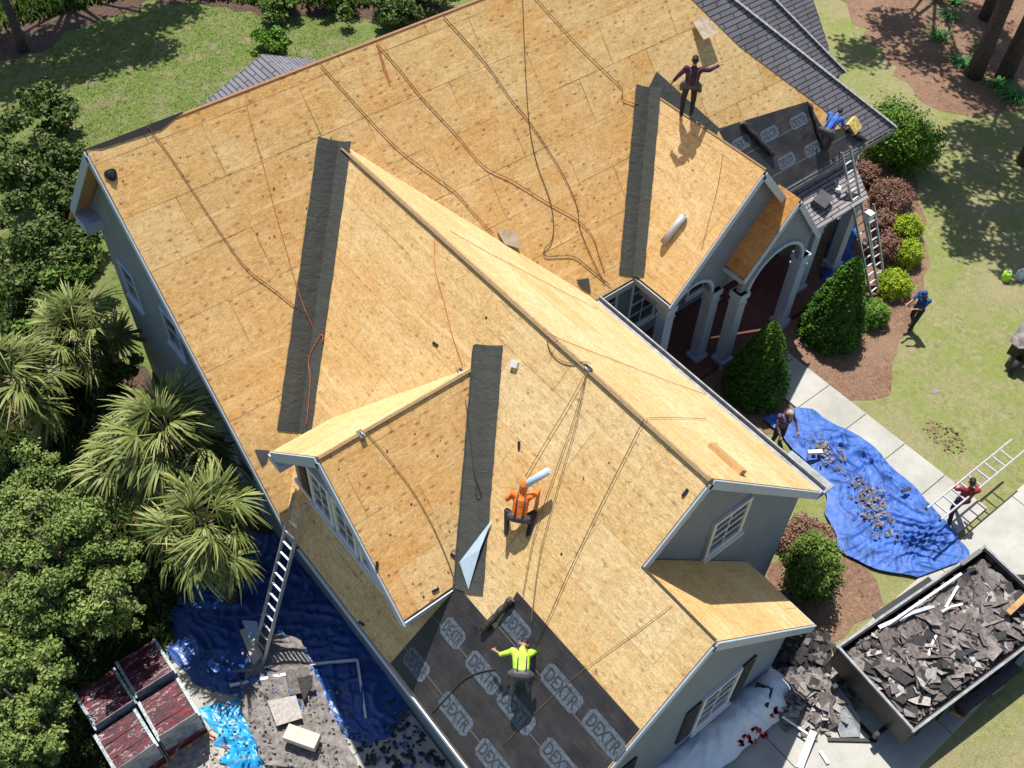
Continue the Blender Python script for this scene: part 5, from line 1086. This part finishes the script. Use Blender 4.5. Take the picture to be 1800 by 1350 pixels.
# cone shaped evergreens at the entry
p = G_(1460, 592); shrub('tall cone-shaped evergreen beside the entry, the larger of the two', [(p.x, p.y + .1, .02, 1.05, 1.05, 3.3)], 26000, .045, 'leaf_cone', 1, 'evergreen_shrub', cone=True, shell=.75)
p = G_(1328, 692); shrub('cone-shaped evergreen closer to the gutter, the smaller of the two', [(p.x, p.y + .1, .02, 1.0, 1.0, 3.0)], 24000, .045, 'leaf_cone', 2, 'evergreen_shrub', cone=True, shell=.75)
def dome(label, px, py, r, h, mt, seed, n=5000, size=.035, cat='shrub', name='round_shrub', group=None):
    p = G_(px, py, h * .5); return shrub(label, [(p.x, p.y, h * .42, r, r, h * .55)], n, size, mt, seed, name, cat, group, shell=.86, up=.5, clump=.35)
for i, (a, b, r, h, lb) in enumerate(((1598, 398, .46, .8, 'clipped lime green ball shrub furthest from the walkway'), (1598, 443, .47, .85, 'clipped lime ball shrub between the furthest one and the browned one'), (1573, 497, .52, .8, 'clipped lime ball shrub with a browned top, next to the person in navy'), (1537, 550, .45, .85, 'lime green ball shrub touching the large cone evergreen'))):
    dome(lb, a, b, r, h, 'leaf_lime' if i < 3 else 'leaf_mid', 20 + i, group='clipped ball shrubs')
for i, (a, b, r, h, lb) in enumerate(((1570, 340, .72, .9, 'widest brown withered shrub, below the eave corner'), (1522, 305, .5, .8, 'dark brown withered shrub tucked beside the ladder top'), (1552, 388, .42, .7, 'small brown shrub left of the furthest lime ball'), (1556, 432, .55, .9, 'brown shrub between the ladder and the lime balls'), (1416, 948, .7, .9, 'brown shrub against the front wing wall'))):
    dome(lb, a, b, r, h, 'leaf_brown', 40 + i, 5200, .04, group='withered brown shrubs')
p = G_(1568, 235, 1.2); shrub('tall yellow-green shrub behind the right eave corner', [(p.x, p.y, 1.2, 1.15, 1.2, 1.25), (p.x + .4, p.y - .9, 1.0, .9, .9, 1.0)], 16000, .055, 'leaf_mid', 50)
p = G_(1428, 1005, .9); shrub('bushy dark green shrub at the corner of the front wing', [(p.x, p.y, .95, .72, .75, .9), (p.x + .3, p.y + .3, 1.1, .5, .5, .6)], 13000, .045, 'leaf_tree', 51)
# strappy plants and trunks in the far bed
def strappy(label, px, py, seed, n=46, L=.55, mt='leaf_strap'):
    p = G_(px, py); R_ = random.Random(seed); mb = MB()
    for _ in range(n):
        a = R_.uniform(0, 6.28); l = L * R_.uniform(.6, 1.2); o_ = Vector((R_.gauss(0, .13), R_.gauss(0, .13), 0)); dr = Vector((math.cos(a), math.sin(a), 0)); w = dr.cross(Vector((0, 0, 1))) * .028; f = lambda t: o_ + dr * l * t + Vector((0, 0, l * (1.25 * t - 1.05 * t * t))); uvv = [(R_.random(), 0)] * 4
        for i in range(4): t0, t1 = i / 4, (i + 1) / 4; k0, k1 = 1 - t0 * .7, 1 - t1 * .8; mb.poly([f(t0) - w * k0, f(t0) + w * k0, f(t1) + w * k1, f(t1) - w * k1], uvv)
    o = mb.build('strap_leaf_plant', MATS[mt]); o.location = p; return tag(o, label, 'plant', 'strap-leaved plants in the pine straw')
for i, (a, b, lb) in enumerate(((1650, 68, 'strap-leaved clump at the left edge of the tree bed'), (1668, 30, 'strap-leaved clump behind the leftmost clump'), (1690, 112, 'strap-leaved clump in the middle of the tree bed'), (1712, 122, 'strap-leaved clump just right of the middle one'), (1752, 150, 'strap-leaved clump nearest the tree trunk base'), (1770, 168, 'lowest strap-leaved clump at the bed edge'), (1640, -5, 'strap-leaved clump at the top edge of the bed'), (1676, 4, 'strap-leaved clump beside the leaning trunk'), (1730, 85, 'strap-leaved clump between the two trunks'), (1790, 175, 'rightmost strap-leaved clump at the bed edge'))):
    strappy(lb, a, b, 60 + i, 60, .7)
def tree(label, base, h, blobs, n, size, mt, seed, r0=.22, name='tree', cat='tree', group=None, shell=.3, lean=(0, 0)):
    e_ = empty(name, base, 0, label, cat, group); mb = MB(); R_ = random.Random(seed)
    top = Vector((lean[0], lean[1], h)); pts = [Vector((lean[0] * t * t + .06 * math.sin(5 * t), lean[1] * t * t, h * t)) for t in (0, .15, .35, .6, .8, 1)]; mb.tube(pts, [r0 * 1.25, r0, r0 * .85, r0 * .6, r0 * .4, r0 * .15], 12)
    for b in (blobs if len(blobs) < 12 else blobs[::3]):
        s = pts[2].lerp(pts[4], R_.random()); m_ = s.lerp(Vector(b[:3]), .5) + Vector((0, 0, .2)); mb.tube([s, m_, Vector(b[:3])], [r0 * .35, r0 * .2, r0 * .07], 7)
        for _ in range(3): q = Vector(b[:3]) + Vector((R_.uniform(-1, 1) * b[3], R_.uniform(-1, 1) * b[4], R_.uniform(-.5, .8) * b[5])) * .7; mb.tube([m_, q], [r0 * .12, r0 * .03], 5)
    mb.build('trunk', MATS['bark'], e_); leafmesh('crown', blobs, n, size, mt, e_, seed, shell); return e_
def rb(R_, n, rx, ry, z0, z1, r): return [(R_.uniform(-rx, rx), R_.uniform(-ry, ry), R_.uniform(z0, z1), r * R_.uniform(.7, 1.2), r * R_.uniform(.7, 1.2), r * R_.uniform(.45, .8)) for _ in range(n)]
R4 = random.Random(9)
tree('tall pine whose trunk stands in the pine straw at the right edge', on(1765, 135, 'g'), 17, rb(R4, 9, 3, 3, 11, 16, 1.5), 9000, .13, 'leaf_dark', 70, .3)
tree('tall pine with its trunk at the top edge of the tree bed', on(1733, 32, 'g'), 18, rb(R4, 9, 3, 3, 12, 17, 1.5), 9000, .13, 'leaf_dark', 71, .28)
for i, (x, y) in enumerate(((31.5, -1.2), (33.5, -3.2), (30.2, .6), (29.8, -5.2), (33.0, -6.6), (36.5, -7.5))):
    pass
tree('tree right of the picture that dapples the lawn', (34.2, -2.4, 0), 13, [(-1.5, 1.0, 10, 1.6, 1.6, 1), (-3.4, -.4, 9.6, 1.5, 1.4, .9), (-2.0, -1.8, 10.4, 1.4, 1.4, .9), (0, -2.6, 9.5, 1.5, 1.3, .9), (-5.3, .2, 10.2, 1.3, 1.1, .8), (-4.6, 2.4, 10.5, 1.2, 1.2, .8), (-4.5, -2.4, 9.4, 1.2, 1.0, .7)], 8500, .15, 'leaf_dark', 72, .3, shell=.1)
tree('second tree right of the picture that shades the lawn by the jugs', (30.8, -7.0, 0), 12, [(-1.2, 1.6, 9.5, 1.5, 1.4, .9), (-2.8, .6, 9.8, 1.4, 1.3, .9), (-3.8, 2.0, 9.0, 1.1, 1.0, .7), (.8, .2, 9.3, 1.5, 1.4, .9), (-2.4, 3.4, 10.0, 1.2, 1.1, .8)], 6000, .14, 'leaf_dark', 73, .25, shell=.1)
tree('tree beyond the right edge that shades the pine straw bed', (39.5, 5.0, 0), 13, [(-3.5, -1.5, 10, 1.8, 1.6, 1), (-1.0, -3.2, 10, 1.7, 1.5, 1), (-5.5, .5, 10.5, 1.6, 1.4, .9), (-2.5, 1.0, 10.5, 1.6, 1.6, 1), (.5, -1, 10.2, 1.8, 1.6, 1), (-4.2, -4.0, 9.6, 1.2, 1.0, .8)], 7000, .15, 'leaf_dark', 76, .3, shell=.1)
# back yard
tree('large tree behind the house whose shade darkens the back lawn', (8.5, 27, 0), 11, [(-1.5, -2, 8.2, 2.2, 1.3, 1.1), (1, -3.0, 8, 1.8, 1.3, 1.1), (3, -2.6, 8.5, 1.8, 1.2, 1), (-4, -1, 8.4, 2.0, 1.3, 1.1), (-1, -4.2, 8.3, 2.0, 1.4, 1), (-3.6, -4.2, 8, 1.8, 1.4, 1), (1.2, -4.8, 8.2, 1.3, 1.1, .9)], 17000, .15, 'leaf_dark', 74, .35, shell=.1)
tree('brown-skirted palm trunk at the top left corner', on(40, 88, 'g'), 4.5, [(0, 0, 4.6, 1.1, 1.1, .7)], 2500, .16, 'leaf_brown', 75, .2, shell=.2)
def bush(label, spec, n, size, mt, seed, z=1.0, shell=.35, up=.3, **k):
    bl = []
    for a, b, r, h in spec: q = on(a, b, h); bl.append((q.x, q.y, h * .85, r, r, h * .62 if h * .62 < r else r))
    bl = scatter_blobs(bl, 17, seed, .34, 1.0); return shrub(label, bl, n, size, mt, seed, shell=shell, up=up, **k)
bush('broad green bush at the top edge behind the ridge', ((500, -8, 1.3, .8), (590, -12, 1.3, .9)), 9000, .085, 'leaf_tree', 80)
bush('round yellow-green bush just above the small grey roof peak', ((470, 72, .9, .7),), 5000, .075, 'leaf_mid', 81)
bush('dark undergrowth bush right of the broad green one', ((700, 12, 1.3, .8), (770, -10, 1.2, .8)), 8000, .085, 'leaf_dark', 82)
bush('dark ragged bush left of the back lawn', ((60, 190, 1.5, 1.6), (40, 280, 1.5, 1.8), (90, 300, 1.3, 1.6)), 20000, .085, 'leaf_dark', 83)
bush('tall dark thicket left of the house corner', ((50, 380, 1.3, 2.6), (95, 420, 1.2, 2.6), (60, 480, 1.2, 2.4), (110, 350, 1.0, 2.2)), 26000, .075, 'leaf_dark', 84)
bush('dark green thicket beside the left wall', ((105, 480, 1.0, 2.4), (135, 440, .8, 2.2), (120, 545, .8, 2.2), (80, 570, 1.0, 2.2)), 22000, .07, 'leaf_tree', 85)
bush('low dark bush behind the left fan palm', ((60, 560, 1.1, 1.8), (130, 620, 1.0, 1.6), (190, 640, .8, 1.4)), 14000, .07, 'leaf_dark', 86)
tree('spreading green tree at the left edge below the palms', (-5.0, -2.8, 0), 4.2, [(a[0] + 5.0, a[1] + 2.8, a[2], a[3], a[3], a[3] * .75) for a in scatter_blobs([(*b_[:3], b_[3], b_[3], b_[3]) for b_ in [(*on(60, 860, 3.2)[:2], 3.2, .85), (*on(150, 890, 3.3)[:2], 3.3, .8), (*on(120, 960, 3.6)[:2], 3.6, .9), (*on(30, 960, 3.4)[:2], 3.4, .9), (*on(200, 985, 3.0)[:2], 3.0, .65), (*on(170, 1060, 3.0)[:2], 3.0, .75), (*on(60, 1060, 3.3)[:2], 3.3, .85), (*on(215, 1075, 2.6)[:2], 2.6, .4)]], 26, 87, .33, 1.12)], 66000, .046, 'leaf_olive', 87, .14, shell=.2)
tree('smaller green tree in the bottom left corner', (-6.4, -6.0, 0), 3.4, [(a[0] + 6.4, a[1] + 6.0, a[2], a[3], a[3], a[3] * .75) for a in scatter_blobs([(*b_[:3], b_[3], b_[3], b_[3]) for b_ in [(*on(30, 1160, 2.8)[:2], 2.8, .75), (*on(80, 1210, 2.5)[:2], 2.5, .6), (*on(10, 1260, 2.7)[:2], 2.7, .75), (*on(60, 1310, 2.2)[:2], 2.2, .5)]], 24, 88, .33, 1.12)], 34000, .046, 'leaf_olive', 88, .12, shell=.2)
# fan palms
def frond_mesh(seed, mt='leaf_palm'):
    R_ = random.Random(seed); mb = MB(); pl_ = .75
    f = lambda s: Vector((pl_ * s, 0, .10 * s * (1 - s)))
    mb.tube([f(0), f(.5), f(1)], [.02, .015, .012], 5)
    for _ in mb.uv: pass
    n = 44; o = f(1)
    for i in range(n):
        a = math.radians(-118 + 236 * i / (n - 1)) + R_.gauss(0, .06); L = (.80 - .16 * abs(math.sin(a / 2))) * R_.uniform(.62, 1.15); dr = Vector((math.cos(a), math.sin(a), 0)); side = Vector((-math.sin(a), math.cos(a), 0)); ws = (.011, .027, .019, .003); P = []
        dz = R_.uniform(.25, 1.1)
        for t in (0, .35, .72, 1.0): P.append(o + dr * L * t * (1 - .12 * t) + Vector((0, 0, .10 * t - dz * t * t * L + (.012 if i % 2 else -.012))))
        c = R_.random()
        for k in range(3): mb.poly([P[k] - side * ws[k], P[k] + side * ws[k], P[k + 1] + side * ws[k + 1], P[k + 1] - side * ws[k + 1]], [(min(1, c * .6 + .13 * k), 0)] * 4)
    me_o = mb.build('frond', MATS[mt]); return me_o
FR = [frond_mesh(i) for i in range(7)] + [frond_mesh(20, 'leaf_brown')]; FM = [o.data for o in FR]
for o in FR: bpy.data.objects.remove(o)
def palm(label, px, py, z, nf, sc, seed, trunk=True, group='fan palms beside the left wall'):
    c = on(px, py, z); e_ = empty('fan_palm', (c.x, c.y, 0), 0, label, 'palm tree', group); R_ = random.Random(seed)
    mb = MB(); mb.tube([(0, 0, 0), (.03, 0, z * .5), (0, 0, z)], [.2, .17, .19], 10)
    for i in range(26): a = i * 2.4; zz = z * (.2 + .78 * i / 26); mb.bar((math.cos(a) * .15, math.sin(a) * .15, zz), (math.cos(a) * .3, math.sin(a) * .3, zz + .22), .06, .02)
    mb.build('trunk', MATS['palmbark'], e_)
    for i in range(nf):
        o = bpy.data.objects.new('frond', FM[7] if i > nf - 7 and i % 2 else FM[i % 7]); COL.objects.link(o); o.parent = e_; t = (i + .5) / nf; el = math.radians(72 - 128 * t ** .85 + R_.gauss(0, 12)); az = i * 2.39996 + R_.gauss(0, .35)
        o.location = (0, 0, z - .05 + .1 * (1 - t)); o.rotation_euler = (R_.gauss(0, .45), -el, az); s = sc * R_.uniform(.7, 1.22) * (.8 + .25 * min(1, t * 2)); o.scale = (s, s, s)
    return e_
palm('largest fan palm, spreading in the sun against the left eave', 298, 765, 4.3, 46, 1.1, 1)
palm('fan palm in front of the largest one, its fronds hanging low by the ladder', 360, 922, 3.6, 38, .98, 2)
palm('fan palm at the left picture edge above the green tree', 22, 665, 3.0, 34, 1.1, 3)
palm('smaller shaded fan palm between the left edge palm and the wall', 135, 590, 2.6, 28, 1.05, 4)
palm('half hidden fan palm between the two sunlit palms and the green tree', 232, 800, 3.5, 28, .95, 5)
# ground cover left, rough grass tufts
def tufts(name, label, poly, n, L, mt, seed, z=0, w=.012):
    r = np.random.default_rng(seed); P = np.array([[p.x, p.y] for p in poly]); lo, hi = P.min(0), P.max(0); pts = []
    q = lo + r.random((n * 3, 2)) * (hi - lo); ins = np.zeros(len(q), bool); j = len(P) - 1
    for i in range(len(P)):
        c = ((P[i, 1] > q[:, 1]) != (P[j, 1] > q[:, 1])) & (q[:, 0] < (P[j, 0] - P[i, 0]) * (q[:, 1] - P[i, 1]) / (P[j, 1] - P[i, 1] + 1e-9) + P[i, 0]); ins ^= c; j = i
    q = q[ins][:n]; n = len(q); a = r.uniform(0, 6.28, n); l = L * r.uniform(.5, 1.4, n); d = np.stack([np.cos(a), np.sin(a)], 1); s = np.stack([-d[:, 1], d[:, 0]], 1) * (w * r.uniform(.6, 1.5, n))[:, None]
    base = np.c_[q, np.full(n, z)]; tip = np.c_[q + d * (l * .7)[:, None], z + l]; s3 = np.c_[s, np.zeros(n)]; mid = base * .5 + tip * .5; mid[:, 2] += l * .15
    v = np.stack([base - s3, base + s3, mid + s3 * .8, tip, mid - s3 * .8], 1).reshape(-1, 3)
    me = bpy.data.meshes.new(name); me.vertices.add(5 * n); me.vertices.foreach_set('co', v.ravel()); me.loops.add(5 * n); me.loops.foreach_set('vertex_index', np.arange(5 * n)); me.polygons.add(n); me.polygons.foreach_set('loop_start', np.arange(0, 5 * n, 5)); me.polygons.foreach_set('loop_total', np.full(n, 5))
    cl = np.clip(.5 + .35 * np.sin(q[:, 0] * 1.3) * np.sin(q[:, 1] * 1.7 + 1) + .2 * r.normal(size=n), 0, 1); ul = me.uv_layers.new(name='UVMap'); me.update(); ul.data.foreach_set('uv', np.repeat(np.stack([cl, cl], 1), 5, 0).ravel())
    return tag(link(name, me, MATS[mt]), label, 'grass' if 'grass' in name else 'ground cover', kind='stuff')
tufts('rough_grass', 'bright rough grass of the back lawn', gp((0, 330), (0, 125), (60, 95), (200, 40), (330, 0), (480, 0), (640, 60), (560, 180), (150, 330)), 22000, .035, 'grassblade', 1, w=.012)
tufts('ground_cover', 'dark leafy ground cover under the palms and trees', [Vector((-12, -8, 0)), Vector((-5.4, -7.6, 0)), Vector((-2.8, -4.6, 0)), Vector((-.6, -3, 0)), Vector((-.6, 9, 0)), Vector((-2, 14, 0)), Vector((-12, 14, 0))], 60000, .22, 'leaf_dark', 2, w=.035)
tufts('ground_cover', 'dark brushy undergrowth along the back edge of the yard', [Vector((-8, 14, 0)), Vector((-.3, 16, 0)), Vector((1.7, 21, 0)), Vector((4, 24, 0)), Vector((10, 23.3, 0)), Vector((13.8, 19, 0)), Vector((18.5, 15.6, 0)), Vector((28, 18, 0)), Vector((14, 34, 0)), Vector((-8, 34, 0))], 50000, .25, 'leaf_tree', 3, w=.05)
